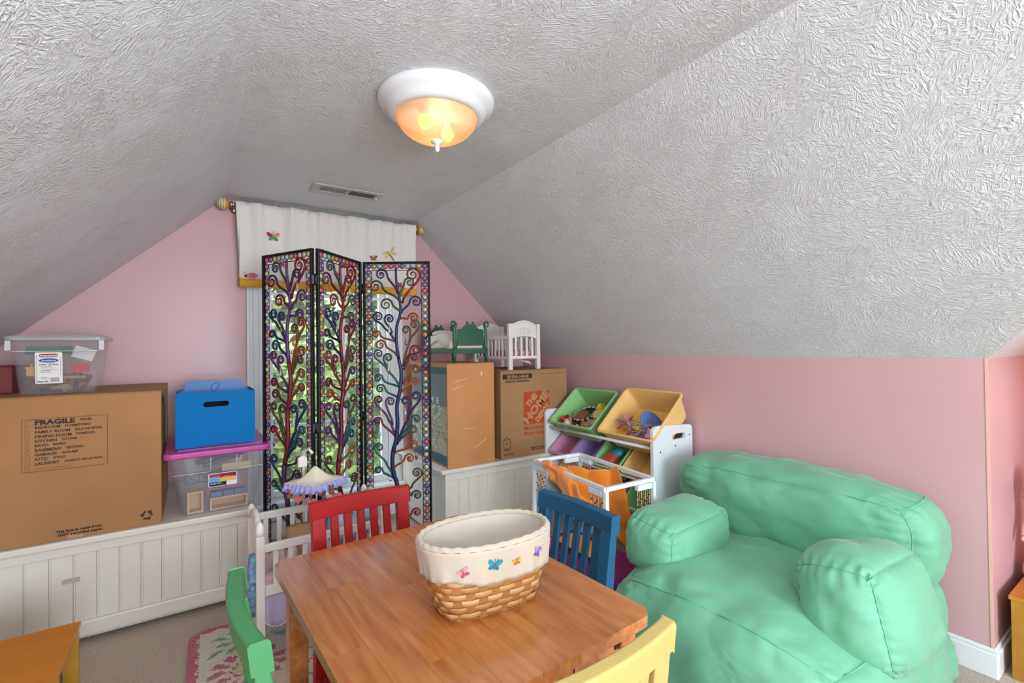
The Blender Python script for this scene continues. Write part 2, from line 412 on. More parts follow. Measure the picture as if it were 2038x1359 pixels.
t = thing('hedge', 'tall dark hedge far beyond the shrubs outside the window', 'hedge', (2.0, 15.0, -2.5))
rnd = random.Random(9); mb = MB()
for i in range(9000):
    p = Vector((rnd.uniform(-8, 9), rnd.uniform(-.7, .5)-.0, 0)); p.z = rnd.uniform(0, 1)**.8*(4.2+.7*sin(p.x*1.3)+.4*sin(p.x*3.1))
    d = Vector((rnd.gauss(0, 1), rnd.gauss(0, 1), rnd.gauss(0, .7))).normalized(); e = d.orthogonal().normalized(); L_ = rnd.uniform(.14, .3)
    mb.add([p-d*L_, p+e*L_*.5, p+d*L_, p-e*L_*.5], [(0, 1, 2, 3)])
o = mb.build('foliage', leafm[1], t); o['kind'] = 'stuff'
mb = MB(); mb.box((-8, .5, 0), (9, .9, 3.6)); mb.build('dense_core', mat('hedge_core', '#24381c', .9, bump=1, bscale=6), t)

# ================================================================= CEILING FITTINGS
white = mat('white_enamel', '#e8ebea', .3)
# flush ceiling light
t = thing('ceiling_light', 'round white flush ceiling light with a ribbed glass bowl, lit warm', 'ceiling light', (.722, 1.54, ZC))
mb = MB(); mb.lathe([(.001, 0), (.203, 0), (.205, -.012), (.196, -.03), (.178, -.036), (.172, -.05), (.16, -.06), (.146, -.066), (.14, -.06), (.001, -.05)], 64)
mb.build('base_ring', white, t)
gm = bpy.data.materials.new('ribbed_glass'); gm.use_nodes = True; nt = gm.node_tree; N = nt.nodes; L = nt.links
b = N['Principled BSDF']; b.inputs['Base Color'].default_value = hx('#d9cdb8'); b.inputs['Roughness'].default_value = .18
tl = N.new('ShaderNodeBsdfTranslucent'); tl.inputs[0].default_value = hx('#ffc67a')
tp = N.new('ShaderNodeBsdfTransparent'); m1 = N.new('ShaderNodeMixShader'); m1.inputs[0].default_value = .6
m2 = N.new('ShaderNodeMixShader'); m2.inputs[0].default_value = .34
L.new(tl.outputs[0], m1.inputs[1]); L.new(tp.outputs[0], m1.inputs[2]); L.new(m1.outputs[0], m2.inputs[1]); L.new(b.outputs[0], m2.inputs[2])
L.new(m2.outputs[0], N['Material Output'].inputs[0])
mb = MB(); n = 180                                           # ribs are real flutes in the bowl
def dome(u, v):
    a = 2*pi*u; ph = v*pi/2; r = .142*sin(ph)**.9 if v > 0 else 1e-4
    r *= 1+.014*(1 if int(round(u*n)) % 2 else -1)*min(1, v*2.2)
    return Vector((r*cos(a), r*sin(a), -.06-.088*cos(ph)**1.15 if v < 1 else -.06))
mb.grid(dome, n, 16, closed_u=True, flip=True); mb.build('glass_bowl', gm, t)
mb = MB(); mb.lathe([(.001, -.140), (.02, -.143), (.022, -.149), (.012, -.156), (.008, -.158), (.0075, -.17), (.009, -.176), (.004, -.183), (.001, -.184)], 20); mb.build('finial', white, t)
bulbm = mat('lit_bulb', '#ffbf6a', .5, emit=2.2)
for sx_, sy_ in ((-.055, -.02), (.055, .03)):
    mb = MB(); mb.ball((sx_, sy_, -.095), .024, 14, (1, 1, 1.15)); bo = mb.build('bulb', bulbm, t)
    mb = MB(); mb.cyl((sx_, sy_, -.055), (sx_, sy_, -.075), .016); mb.build('socket', white, bo)
ld = bpy.data.lights.new('lamp_glow', 'POINT'); ld.energy = .42; ld.color = (1, .72, .42); ld.shadow_soft_size = .05
lo = bpy.data.objects.new('lamp_glow', ld); COL.objects.link(lo); lo.location = (.722, 1.54, ZC-.1)
ld = bpy.data.lights.new('lamp_fill_spot', 'SPOT'); ld.energy = 5; ld.spot_size = R(168); ld.spot_blend = .6; ld.color = (1, .80, .6); ld.shadow_soft_size = .12  # added spot below the bowl, strengthens the fixture's light on the room
lo = bpy.data.objects.new('lamp_fill_spot', ld); COL.objects.link(lo); lo.location = (.722, 1.54, ZC-.20)

# air vent
t = thing('ceiling_vent', 'small grey metal air register in the ceiling above the valance', 'vent', (.718, 2.71, ZC))
gray = mat('vent_metal', '#b9b7b2', .4, metal=.2); dark = mat('vent_dark', '#2b2725', .8)
mb = MB(); hx_, hy_ = .188, .074
mb.box((-hx_, -hy_, -.008), (hx_, -.042, 0)); mb.box((-hx_, .042, -.008), (hx_, hy_, 0)); mb.box((-hx_, -.042, -.008), (-.15, .042, 0)); mb.box((.15, -.042, -.008), (hx_, .042, 0))
mb.box((-.007, -.042, -.008), (.007, .042, 0)); mb.build('frame', gray, t, bevel=.003)
mb = MB(); mb.box((-.15, -.042, -.002), (.15, .042, -.0005)); mb.build('duct_opening', dark, t)
for i in range(24):
    x = -.145+i*.0119 + (.016 if i >= 12 else 0); k = 1 if i < 12 else -1
    mb = MB(); mb.bar((x, -.042, -.005), (x, .042, -.005), .006, .0012, up=(k*.6, 0, 1)); mb.build('slat', gray, t)
mb = MB(); mb.ball((.168, .02, -.012), .006, 8); mb.build('lever', white, t)

# curtain rod with striped ball finials
t = thing('curtain_rod', 'brushed metal curtain rod with striped yellow and cream ball finials', 'curtain rod', (.74, YG-.08, 1.985))
steel = mat('brushed_steel', '#b8ab98', .3, metal=.9)
mb = MB(); mb.cyl((-.55, 0, 0), (.55, 0, 0), .011); mb.build('rod', steel, t)
stripes = [mat('finial_cream', '#d9cfa0', .35), mat('finial_yellow', '#e0a63c', .35), mat('finial_brown', '#6b3a24', .4), mat('finial_sage', '#a8a184', .4)]
for s in (-1, 1):
    mb = MB(); k = 17; rr = .034
    prof = [(rr*sin(pi*i/k)+1e-4, rr*cos(pi*i/k)) for i in range(k+1)]
    seq = [0, 0, 3, 0, 3, 0, 3, 0, 3, 0, 1, 1, 1, 2, 1, 1, 2]
    for i in range(k):
        mb.cur = seq[i]; T_ = Matrix.Translation((s*.6, 0, 0)) @ Matrix.Diagonal((s, 1, 1, 1))
        mb.lathe([(prof[i][0], prof[i][1]), (prof[i+1][0], prof[i+1][1])], 20, T_, axis='x')
    mb.build('finial', None, t, mats=stripes)
    mb = MB(); mb.lathe([(.012, 0), (.018, .003), (.012, .008), (.02, .012), (.02, .018), (.013, .024)], 16, Matrix.Translation((s*.545, 0, 0)) @ Matrix.Diagonal((s, 1, 1, 1)), axis='x')
    mb.build('collar', steel, t)
    mb = MB(); mb.bar((s*.54, 0, -.004), (s*.54, .078, -.004), .012, .012); mb.lathe([(.001, 0), (.025, 0), (.024, .008), (.001, .01)], 16, Matrix.Translation((s*.54, .07, -.01)), axis='y'); mb.build('bracket', steel, t)

# valance
cloth = mat('valance_cloth', '#e9e3dc', .85, bump=.15, bscale=500, sheen=.2)
vx0, vx1, vz0, vz1 = .2, 1.285, 1.512, 2.003
t = thing('valance', 'white window valance with yellow hem and embroidered butterflies', 'curtain', (vx0, YG-.08, vz0))
def vfn(x, z):      # y offset of the cloth
    u = (x-vx0)/(vx1-vx0); h = (z-vz0)/(vz1-vz0)
    fold = .010*sin(x*34)+.007*sin(x*71+1.3)+.005*sin(x*17+2)
    top = math.exp(-((h-.97)/.09)**2)
    return -.030+fold*(.35+.65*h)+ .004*sin(x*150)*top
def strip(z0, z1, nz, off=0, xa=vx0, xb=vx1, wav=0):
    mb = MB(); mb.grid(lambda u, v: Vector((xa+(xb-xa)*u-vx0-.02*(1-(z0+(z1-z0)*v-vz0)/(vz1-vz0))*(-1 if u < .01 else 0), vfn(xa+(xb-xa)*u, z0+(z1-z0)*v)+off, z0+(z1-z0)*v-vz0)), 150, nz, flip=False); return mb
strip(vz0+.045, vz1, 18).build('cloth', cloth, t, solid=.002)
strip(vz0, vz0+.047, 3, -.002).build('hem', mat('yellow_hem', '#e2a52c', .8, bump=.1), t, solid=.003)
strip(vz0+.002, vz1-.01, 6, .028).build('cloth_back', cloth, t, solid=.002)
def applique(kind, x, z, s, cols, parent, surf, ang=0, sy=1):
    """embroidered shape, drawn as small thin raised patches following surf(x,z)->y"""
    lay = [0]
    def blob(cx, cz, a, b, rot, c):
        mb = MB(); n = 14; ca, sa = cos(ang), sin(ang)
        def P(k, rad):
            th = 2*pi*k/n; px, pz = a*rad*cos(th), b*rad*sin(th); X = cx+px*cos(rot)-pz*sin(rot); Z = cz+px*sin(rot)+pz*cos(rot)
            X, Z = X*ca-Z*sa, X*sa+Z*ca; return surf(x+X*s, z+Z*s)
        lay[0] += 1; vs = [P(0, 0)]+[P(k, 1) for k in range(n)]
        vs = [v-Vector((0, .00035*lay[0], 0)) for v in vs]
        mb.add(vs, [(0, 1+k, 1+(k+1) % n) for k in range(n)]); mb.build({'w': 'wing', 'b': 'body', 'l': 'feeler'}[parts_k], mat('thread_'+c, c, .8), parent, solid=.001)
    global parts_k
    if kind == 'butterfly':
        parts_k = 'w'
        blob(-.42, .3, .42, .25, 2.4, cols[0]); blob(.42, .35, .45, .26, .7, cols[1]); blob(-.28, -.22, .3, .2, .6, cols[1 if len(cols) < 3 else 2]); blob(.32, -.2, .3, .2, -.7, cols[1 if len(cols) < 3 else 2])
        parts_k = 'b'; blob(.02, -.02, .09, .4, .25, cols[-1])
        parts_k = 'l'; blob(-.12, .6, .03, .22, .4, cols[-1]); blob(.12, .62, .03, .22, -.3, cols[-1])
    elif kind == 'dragonfly':
        parts_k = 'w'
        blob(-.45, .1, .5, .18, .35, cols[0]); blob(-.35, -.25, .4, .15, .9, cols[0]); blob(.35, .5, .5, .17, 1.15, cols[0]); blob(.55, .1, .42, .16, .1, cols[0])
        parts_k = 'b'; blob(.15, -.3, .1, .75, .75, cols[1])
    elif kind == 'bug':
        parts_k = 'b'; blob(.1, 0, .6, .33, 0, cols[0]); blob(-.5, -.08, .2, .17, 0, cols[1])
        for k in range(5): parts_k = 'w'; blob(-.2+k*.15, .03, .028, .26, 0, cols[1])
        parts_k = 'l'; blob(-.7, .3, .2, .03, -.6, cols[1]); blob(-.1, -.4, .03, .12, 0, cols[1]); blob(.35, -.4, .03, .12, 0, cols[1])
    elif kind == 'flower':
        parts_k = 'w'
        for k in range(6): blob(.45*cos(k*1.047), .45*sin(k*1.047), .3, .16, k*1.047, cols[0])
        parts_k = 'b'; blob(0, 0, .2, .2, 0, cols[1])
vsurf = lambda x, z: Vector((x-vx0, vfn(x, z)-.004, z-vz0))
applique('butterfly', .392, 1.815, .045, ['#a83060', '#e58a7a', '#5f8f50'], t, vsurf)
applique('bug', .275, 1.58, .05, ['#d9879f', '#a01c50'], t, vsurf)
applique('dragonfly', 1.10, 1.785, .055, ['#e6bd63', '#6f9a58'], t, vsurf)
applique('butterfly', .99, 1.745, .03, ['#c23a6a', '#c23a6a', '#5f8f50'], t, vsurf)
applique('flower', .44, 1.66, .035, ['#d2607f', '#a83050'], t, vsurf); applique('flower', .60, 1.60, .035, ['#d98fa8', '#a83050'], t, vsurf)
applique('butterfly', .80, 1.68, .035, ['#d2707f', '#c25060', '#7f3a50'], t, vsurf); applique('flower', .76, 1.62, .035, ['#e07a9a', '#c23a6a'], t, vsurf)
applique('flower', 1.17, 1.58, .03, ['#a83050', '#a83050'], t, vsurf); applique('flower', .96, 1.61, .035, ['#d98fa8', '#c23a6a'], t, vsurf)

# ================================================================= WHITE STORAGE BENCHES
cream = mat('cream_enamel', '#e4ded0', .35, coat=.1)
def board_row(t, ax, edges, fixed, z0, z1, m, th=.012):
    """tongue and groove boards between z0 and z1, each a part"""
    for a, b in zip(edges, edges[1:]):
        mb = MB(); g = .0016
        if ax == 'x': mb.box((a+g, fixed, z0), (b-g, fixed+th, z1))
        else: mb.box((fixed, a+g, z0), (fixed+th, b-g, z1))
        mb.build('board', m, t, bevel=.0025, seg=1)
# left bench
t = thing('storage_bench', 'long cream beadboard bench under the window, left, carrying the large moving box', 'bench', (-.3, 2.85, 0))
W = dict(world=True)
x0, x1, yf, yb = XL+.005, .2, 2.495, YG-.016
mb = MB(); mb.box((x0, yf+.022, .02), (x1, yb, .395)); mb.build('body', cream, t, **W)
mb = MB(); mb.box((x0, yf-.015, .395), (x1+.015, yb, .422)); mb.build('lid', cream, t, bevel=.006, **W)
mb = MB(); mb.box((x0, yf, .36), (x1, yf+.022, .395)); mb.build('top_rail', cream, t, bevel=.002, **W)
mb = MB(); mb.box((x0, yf-.004, .035), (x1, yf+.022, .094)); mb.build('bottom_rail', cream, t, bevel=.006, **W)
mb = MB(); mb.box((.16, yf-.001, .094), (x1, yf+.022, .36)); mb.build('stile', cream, t, bevel=.002, **W)
mb = MB(); mb.box((x1, yf, .02), (x1+.008, yb, .395)); mb.build('side_panel', cream, t, bevel=.002, **W)
for i in range(15):
    a = .16-.0695*(i+1); b = .16-.0695*i; a = max(a, x0)
    mb = MB(); mb.box((a+.0004, yf+.008, .094), (b-.0004, yf+.022, .36)); mb.box((a+.006, yf+.006, .094), (a+.009, yf+.009, .36)); mb.build('board', cream, t, bevel=.0016, seg=1, **W)
mb = MB(); mb.box((-.425, yf-.006, .255), (-.375, yf+.004, .27)); tp_ = mb.build('tape_strip', mat('clear_tape', '#d8c3b4', .3, trans=.6), t, **W); tp_['label'] = 'faded strip of old tape'
# right bench
t = thing('storage_bench', 'cream beadboard bench in the right corner, carrying the two tall cartons', 'bench', (1.75, 2.85, 0))
x0, x1 = 1.2, XR-.016
mb = MB(); mb.box((x0+.02, yf+.02, .02), (x1, yb, .42)); mb.build('body', cream, t, **W)
mb = MB(); mb.box((x0-.03, yf-.02, .42), (x1, yb, .444)); mb.build('lid', cream, t, bevel=.006, **W)
mb = MB(); mb.box((x0+.022, yf, .375), (x1, yf+.02, .42)); mb.build('top_rail', cream, t, bevel=.002, **W)
mb = MB(); mb.box((x0+.022, yf-.004, .04), (x1, yf+.02, .12)); mb.build('bottom_rail', cream, t, bevel=.006, **W)
mb = MB(); mb.box((x0, yf, .02), (x0+.022, yf+.06, .42)); mb.build('stile', cream, t, bevel=.002, **W)
e = [x0+.022+.0665*i for i in range(16)]; e = [a for a in e if a < x1]+[x1]
for a, b in zip(e, e[1:]):
    mb = MB(); mb.box((a+.0004, yf+.008, .12), (b-.0004, yf+.02, .375)); mb.box((a+.006, yf+.006, .12), (a+.009, yf+.009, .375)); mb.build('board', cream, t, bevel=.0016, seg=1, **W)
mb = MB(); mb.box((x0, yf+.06, .375), (x0+.02, yb, .42)); mb.box((x0, yf+.06, .02), (x0+.02, yb, .1)); mb.build('side_rail', cream, t, bevel=.002, **W)
n = 9
for i in range(n):
    a = yf+.06+(yb-yf-.06)*i/n; b = yf+.06+(yb-yf-.06)*(i+1)/n
    mb = MB(); mb.box((x0+.007, a+.0004, .1), (x0+.02, b-.0004, .375)); mb.build('side_board', cream, t, bevel=.0016, seg=1, **W)

# ================================================================= CARTONS
kraft = mat('kraft_cardboard', '#ad7d4e', .75, col2='#a07245', cscale=3, bump=.08, bscale=300)
kraft2 = mat('kraft_cardboard_orange', '#c98e56', .7, col2='#b97c46', cscale=3, bump=.08, bscale=300)
kraft3 = mat('kraft_cardboard_brown', '#a87e54', .75, col2='#96704a', cscale=3, bump=.08, bscale=300)
ink = mat('black_ink', '#33241b', .7); inkb = mat('brown_ink', '#5d3a22', .7); oink = mat('orange_ink', '#b3431c', .7)
tape = mat('packing_tape', '#c9a477', .2, trans=.2)
def carton(name, label, x0, x1, y0, y1, z0, z1, m, lean=0, th=.004, grp=None):
    t = thing(name, label, 'box', ((x0+x1)/2, (y0+y1)/2, z0), group=grp)
    hx_, hy_, h = (x1-x0)/2, (y1-y0)/2, z1-z0
    mb = MB()
    mb.box((-hx_, -hy_, 0), (hx_, -hy_+th, h)); mb.box((-hx_, hy_-th, 0), (hx_, hy_, h))
    mb.box((-hx_, -hy_+th, 0), (-hx_+th, hy_-th, h)); mb.box((hx_-th, -hy_+th, 0), (hx_, hy_-th, h)); mb.box((-hx_+th, -hy_+th, 0), (hx_-th, hy_-th, th))
    mb.build('carton_body', m, t, bevel=.0015, seg=1)
    mb = MB(); mb.box((-hx_, -hy_, h+.0003), (hx_, -.002, h+th)); mb.build('top_flap', m, t, bevel=.001, seg=1)
    mb = MB(); mb.box((-hx_, .002, h+.0003), (hx_, hy_, h+th)); mb.build('top_flap', m, t, bevel=.001, seg=1)
    return t, hx_, hy_, h
def frame_print(mb, x0, z0, x1, z1, w, y):
    mb.box((x0, y, z0), (x1, y+.0004, z0+w)); mb.box((x0, y, z1-w), (x1, y+.0004, z1)); mb.box((x0, y, z0), (x0+w, y+.0004, z1)); mb.box((x1-w, y, z0), (x1, y+.0004, z1))
# FRAGILE box
t, hx_, hy_, h = carton('moving_box', 'huge brown moving box printed FRAGILE on the left bench', -.84, -.117, 2.502, 3.1, .423, .978, kraft)
ox, oz, oy = (-.84-.117)/2, .423, -hy_-.0006      # local = world - (ox, ., oz)
mb = MB(); frame_print(mb, -.538-ox, .697-oz, -.291-ox, .897-oz, .0017, oy)
frame_print(mb, -.529-ox, .871-oz, -.506-ox, .892-oz, .001, oy)
rows = [('BEDROOM', 'DORMITORIO', .071, .075), ('FAMILY ROOM', 'SALA DE ESTAR', .099, .083), ('DINING ROOM', 'COMEDOR', .103, .056), ('KITCHEN', 'COCINA', .061, .046), ('BATH', 'BA\u00d1O', .037, .036),
        ('BASEMENT', 'S\u00d3TANO', .075, .05), ('GARAGE', 'GARAJE', .062, .046), ('ATTIC', '\u00c1TICO', .038, .035), ('LAUNDRY', 'CUARTO DE LAVADO', .069, .113)]
for i in range(10):
    z = .8535-i*.0172; frame_print(mb, -.529-ox, z-oz, -.517-ox, z+.0122-oz, .001, oy)
mb.box((-.503-ox, oy, .7075-oz), (-.395-ox, oy+.0004, .7085-oz)); mb.build('printed_checklist', inkb, t)
text_mesh('printed_word', 'FRAGILE', .025, facing_front(-.503-ox, oy, .8745-oz), ink, t, bold=.0012, width=.114)
text_mesh('printed_word', 'FR\u00c1GIL', .0125, facing_front(-.375-ox, oy, .880-oz), ink, t, bold=.0004, width=.036)
for i, (a, b, wa, wb) in enumerate(rows):
    z = .859-i*.0171
    text_mesh('printed_word', a, .0142, facing_front(-.503-ox, oy, z-oz), ink, t, bold=.0004, width=wa)
    text_mesh('printed_word', b, .0118, facing_front(-.503+wa+.014-ox, oy, z+.0015-oz), ink, t, bold=.0004, width=wb)
text_mesh('printed_word', 'This box is made from', .014, facing_front(-.445-ox, oy, .452-oz), ink, t, bold=.0006, width=.135)
text_mesh('printed_word', '100% recycled paper.', .014, facing_front(-.441-ox, oy, .438-oz), ink, t, bold=.0006, width=.135)
mb = MB()      # three chasing arrows
for k in range(3):
    a = R(90+120*k); cx, cz = -.166-ox, .466-oz
    def q(r, th): return (cx+r*cos(th), oy, cz+r*sin(th))
    for d in (0,):
        a0, a1 = a+.25, a+1.35
        P = [q(.021, a0), q(.021, a1), q(.012, a1), q(.012, a0)]; mb.add([Vector(p) for p in P], [(3, 2, 1, 0)])
        P = [q(.026, a1), q(.0165, a1+.62), q(.007, a1)]; mb.add([Vector(p) for p in P], [(2, 1, 0)])
mb.build('recycling_arrows', ink, t, solid=.0004)
mb = MB(); mb.box((-.41-ox, oy, .424-oz), (-.365-ox, oy+.001, .44-oz)); mb.build('tape', tape, t)
mb = MB(); mb.box((hx_+.0002, -hy_+.04, h-.06), (hx_+.0008, -hy_+.16, h-.025)); mb.build('size_stamp', mat('dark_green_ink', '#1d3a30', .6), t)

# picture carton (light orange end, picture side)
t, hx_, hy_, h = carton('toy_carton', 'tall light brown toy carton under the green doll bed, picture on its side', 1.22, 1.54, 2.5, 3.04, .4445, 1.05, kraft2)
pm = vcol('printed_picture', .35)
def pic(u, v):
    r = (sin(u*91.7+v*37.1)*43758.5) % 1; s = .5+.5*sin(u*9+3*sin(v*7))*cos(v*11+u*5)
    if v < .1 or v > .93: return '#1f5063'
    if .62 < v < .72 and .5 < u < .86 and False: return '#ffffff'
    base = [(.52, .58, .56), (.78, .68, .50), (.50, .38, .28), (.86, .78, .64), (.26, .40, .42)][int(4.99*((s*.8+r*.25) % 1))]
    if v > .6: base = (.20+.1*s, .27, .32)
    k = .6+.25*r
    return tuple(c*k for c in base)
M_ = Matrix.Translation((-hx_-.0008, hy_-.01, .012)) @ Matrix(((0, 0, -1, 0), (-1, 0, 0, 0), (0, 1, 0, 0), (0, 0, 0, 1)))
colgrid('picture', pm, t, 0, 0, 2*hy_-.02, h-.03, 60, 70, pic, M_)
text_mesh('printed_word', 'M  E', .05, Matrix.Translation((-hx_-.0016, -.03, .37)) @ Matrix(((0, 0, -1, 0), (-1, 0, 0, 0), (0, 1, 0, 0), (0, 0, 0, 1))), mat('white_ink', '#e6e3da', .5), t, bold=.001, width=.12)
mb = MB(); mb.prism([(.0+.006*cos(R(a)), .0+.012*sin(R(a))) for a in range(0, 360, 30)], 0, .0006, Matrix.Translation((.07, -hy_-.0002, h-.06)) @ Matrix.Rotation(R(90), 4, 'X')); mb.build('hang_hole', mat('pale_scuff', '#e6c9a3', .8), t)
for a, b in (((-.12, .5), (-.03, .52)), ((-.13, .455), (-.06, .475)), ((-.09, .52), (-.1, .46)), ((-.05, .22), (.02, .222)), ((.02, .1), (.1, .15))):
    mb = MB(); mb.bar((a[0], -hy_-.0004, a[1]), (b[0], -hy_-.0004, b[1]), .0012, .002, up=(0, 0, 1)); mb.build('scuff', mat('pale_scuff', '#e6c9a3', .8), t)

# second moving box with the orange logo
t, hx_, hy_, h = carton('moving_box', 'brown moving box with a tilted orange square logo under the white doll crib', 1.59, 2.13, 2.505, 3.0, .4445, .995, kraft3)
ox, oz, oy = (1.59+2.13)/2, .4445, -hy_-.0006
mb = MB(); mb.box((1.606-ox, oy, .9435-oz), (1.833-ox, oy+.0004, .975-oz)); mb.build('black_band', ink, t)
ki = mat('bare_card', '#b88d62', .7)
text_mesh('printed_word', 'EXTRA LARGE', .026, facing_front(1.64-ox, oy-.0005, .9495-oz), ki, t, bold=.0006, width=.165)
text_mesh('printed_word', 'GRANDE ADICIONAL', .0185, facing_front(1.622-ox, oy, .9225-oz), ink, t, bold=.0005, width=.195)
mb = MB(); mb.box((1.765-ox, oy, .645-oz), (1.975-ox, oy+.0004, .855-oz)); mb.build('logo_square', oink, t)
for s_, cx, cz, sz, wd in (('THE', 1.826, .800, .05, .105), ('HOME', 1.866, .755, .074, .26), ('DEPOT', 1.916, .713, .05, .15)):
    text_mesh('printed_word', s_, sz, Matrix.Translation((cx-ox, oy-.0005, cz-oz)) @ Matrix.Rotation(R(-45), 4, 'Y') @ Matrix.Rotation(R(90), 4, 'X') @ Matrix.Translation((0, -sz*.35, 0)), ki, t, bold=.0032, align='CENTER', width=wd)
text_mesh('printed_word', 'More saving.', .033, facing_front(1.767-ox, oy, .61-oz), oink, t, bold=.0006, width=.18)
text_mesh('printed_word', 'More doing.', .033, facing_front(1.767-ox, oy, .576-oz), oink, t, bold=.0006, width=.17)
mb = MB(); mb.box((1.9-ox, oy, .968-oz), (2.115-ox, oy+.0004, .971-oz)); mb.build('printed_line', oink, t)
text_mesh('printed_word', 'This box is made from', .011, facing_front(1.815-ox, oy, .487-oz), ink, t, bold=.0004, width=.13)
text_mesh('printed_word', '100% recycled paper.', .011, facing_front(1.82-ox, oy, .475-oz), ink, t, bold=.0004, width=.11)
text_mesh('printed_word', 'FSC', .014, facing_front(1.615-ox, oy, .5-oz), ink, t, bold=.0006, width=.035)
mb = MB(); frame_print(mb, 1.608-ox, .496-oz, 1.658-ox, .565-oz, .003, oy); mb.bar((1.61-ox, oy, .565-oz), (1.633-ox, oy, .58-oz), .001, .003); mb.bar((1.656-ox, oy, .565-oz), (1.633-ox, oy, .58-oz), .001, .003)
mb.ball((1.633-ox, oy+.004, .54-oz), .012, 10, (1, .35, 1)); mb.build('certification_mark', ink, t)
text_mesh('printed_word', 'Think Green', .013, facing_front(1.606-ox, oy, .467-oz), inkb, t, bold=.0005, width=.08)
text_mesh('printed_word', 'for a brighter future', .008, facing_front(1.606-ox, oy, .482-oz), oink, t, bold=.0003, width=.075)

# dark red carton far left
carton('red_carton', 'dark red box at the far left edge, beside the clear toy bin', -.86, -.625, 2.78, 3.05, .983, 1.09, mat('dark_red_card', '#7c2a24', .6))
# ================================================================= CLEAR BINS
clear = mat('clear_plastic', '#c9ccd0', .15, trans=.88, spec=.6)
cleared = mat('clear_plastic_edge', '#dfe3e6', .2, trans=.35, spec=.8)
def bin_shell(t, bw, bd, tw, td, h, m, th=.0025, r=.03, z0=0, name='tub', floor=True):
    n = 5
    def ring(k, off=0):
        w_ = bw+(tw-bw)*k; d_ = bd+(td-bd)*k
        return rrect(-w_/2+off, -d_/2+off, w_/2-off, d_/2-off, r, n)
    mb = MB(); K = 6; vs = []; L_ = len(ring(0))
    for j in range(K+1): vs += [(x, y, z0+h*j/K) for x, y in ring(j/K)]
    fs = [(j*L_+i, j*L_+(i+1) % L_, (j+1)*L_+(i+1) % L_, (j+1)*L_+i) for j in range(K) for i in range(L_)]
    if floor: fs.append(tuple(reversed(range(L_))))
    mb.add(vs, fs, False)
    return mb.build(name, m, t, solid=th)
# --- clear lid box on top of the FRAGILE box
t = thing('clear_storage_box', 'clear plastic storage box of wooden building toys on the FRAGILE box', 'storage box', (-.468, 2.79, .9825), rotz=R(2))
bin_shell(t, .23, .30, .27, .34, .215, clear)
mb = MB(); mb.prism(rrect(-.152, -.185, .152, .185, .03), .214, .232); mb.prism(rrect(-.135, -.165, .135, .165, .03), .232, .238); mb.build('lid', mat('frosted_lid', '#c9c8c4', .3, trans=.5), t, bevel=.003)
mb = MB(); mb.prism(rrect(-.141, -.174, .141, .174, .03), .17, .173); mb.box((-.146, -.178, .176), (-.13, -.17, .214)); mb.box((.13, -.178, .176), (.146, -.17, .214)); mb.build('rim_flange', cleared, t)
lw = mat('label_white', '#e9e7e1', .5); lr = mat('label_red', '#a32431', .5); lb = mat('label_blue', '#2c49a3', .5); lg = mat('label_grey', '#5a5f5c', .5)
mb = MB(); mb.prism(rrect(-.062, .042, .018, .168, .004), 0, .0008, Matrix.Translation((0, -.1665, 0)) @ Matrix.Rotation(R(95), 4, 'X')); lbl = mb.build('paper_label', lw, t)
Mf = Matrix.Translation((0, -.1675, 0)) @ Matrix.Rotation(R(95), 4, 'X')
mb = MB(); mb.prism(rrect(-.049, .148, .005, .162, .005), .001, .0014, Mf); mb.build('label_badge', lr, lbl)
mb = MB(); mb.prism([(-.022+.029*cos(a*pi/10), .135+.009*sin(a*pi/10)) for a in range(20)], .001, .0014, Mf); mb.build('label_badge', lb, lbl)
text_mesh('label_text', 'Rubbermaid', .009, Mf @ Matrix.Translation((-.046, .1515, .0018)), lw, lbl, bold=.0003, width=.048)
text_mesh('label_text', 'Revelations', .010, Mf @ Matrix.Translation((-.043, .132, .0018)), lw, lbl, bold=.0001, width=.042, shear=.2)
text_mesh('label_text', 'Clear Lid Box', .0098, Mf @ Matrix.Translation((-.051, .116, .0012)), lg, lbl, bold=.0003, width=.058)
text_mesh('label_text', '19 qt / 18 L', .0078, Mf @ Matrix.Translation((-.056, .048, .0012)), ink, lbl, bold=.0004, width=.031)
mb = MB(); mb.box((-.057, .045, .001), (-.056, .158, .0014), Mf); mb.box((.012, .072, .001), (.013, .148, .0014), Mf)
for z, w_ in ((.109, .032), (.104, .042), (.096, .05), (.093, .028), (.087, .033), (.066, .02), (.062, .024)): mb.box((-.046, z, .001), (-.046+w_, z+.0013, .0014), Mf)
for k in range(14): mb.box((-.017+k*.0019, .048, .001), (-.017+k*.0019+(.0006 if k % 3 else .0011), .066, .0014), Mf)
mb.build('label_print', lg, lbl)
# toys in it
woodL = [mat('log_wood', '#8f4f2a', .6), mat('log_wood_pale', '#b98550', .6), mat('log_wood_dark', '#5e3220', .6)]
rnd = random.Random(3)
for i in range(44):
    L_ = rnd.choice((.05, .08, .11)); z = .984+.013+.0115*(i//9)+rnd.uniform(0, .004); x = -.468+rnd.uniform(-.085+L_*.2, .085-L_*.2); y = 2.675+rnd.uniform(0, .13)
    a = rnd.choice((rnd.uniform(-.4, .4), rnd.uniform(1.2, 1.9))); L2 = L_/2*(1 if abs(a) < .8 else .6)
    mb = MB(); mb.tube([(-L2, 0, 0), (-L2+.008, 0, 0), (-L2+.009, 0, 0), (L2-.009, 0, 0), (L2-.008, 0, 0), (L2, 0, 0)], [.0105, .0105, .0075, .0075, .0105, .0105], 8)
    o = mb.build('toy_log', woodL[i % 3], None); o.location = (x, y, z); o.rotation_euler = (0, rnd.uniform(-.25, .25), a)
    tag(o, 'brown wooden building log in the clear box on the FRAGILE box', 'toy log', 'loose toy logs in the clear storage box')
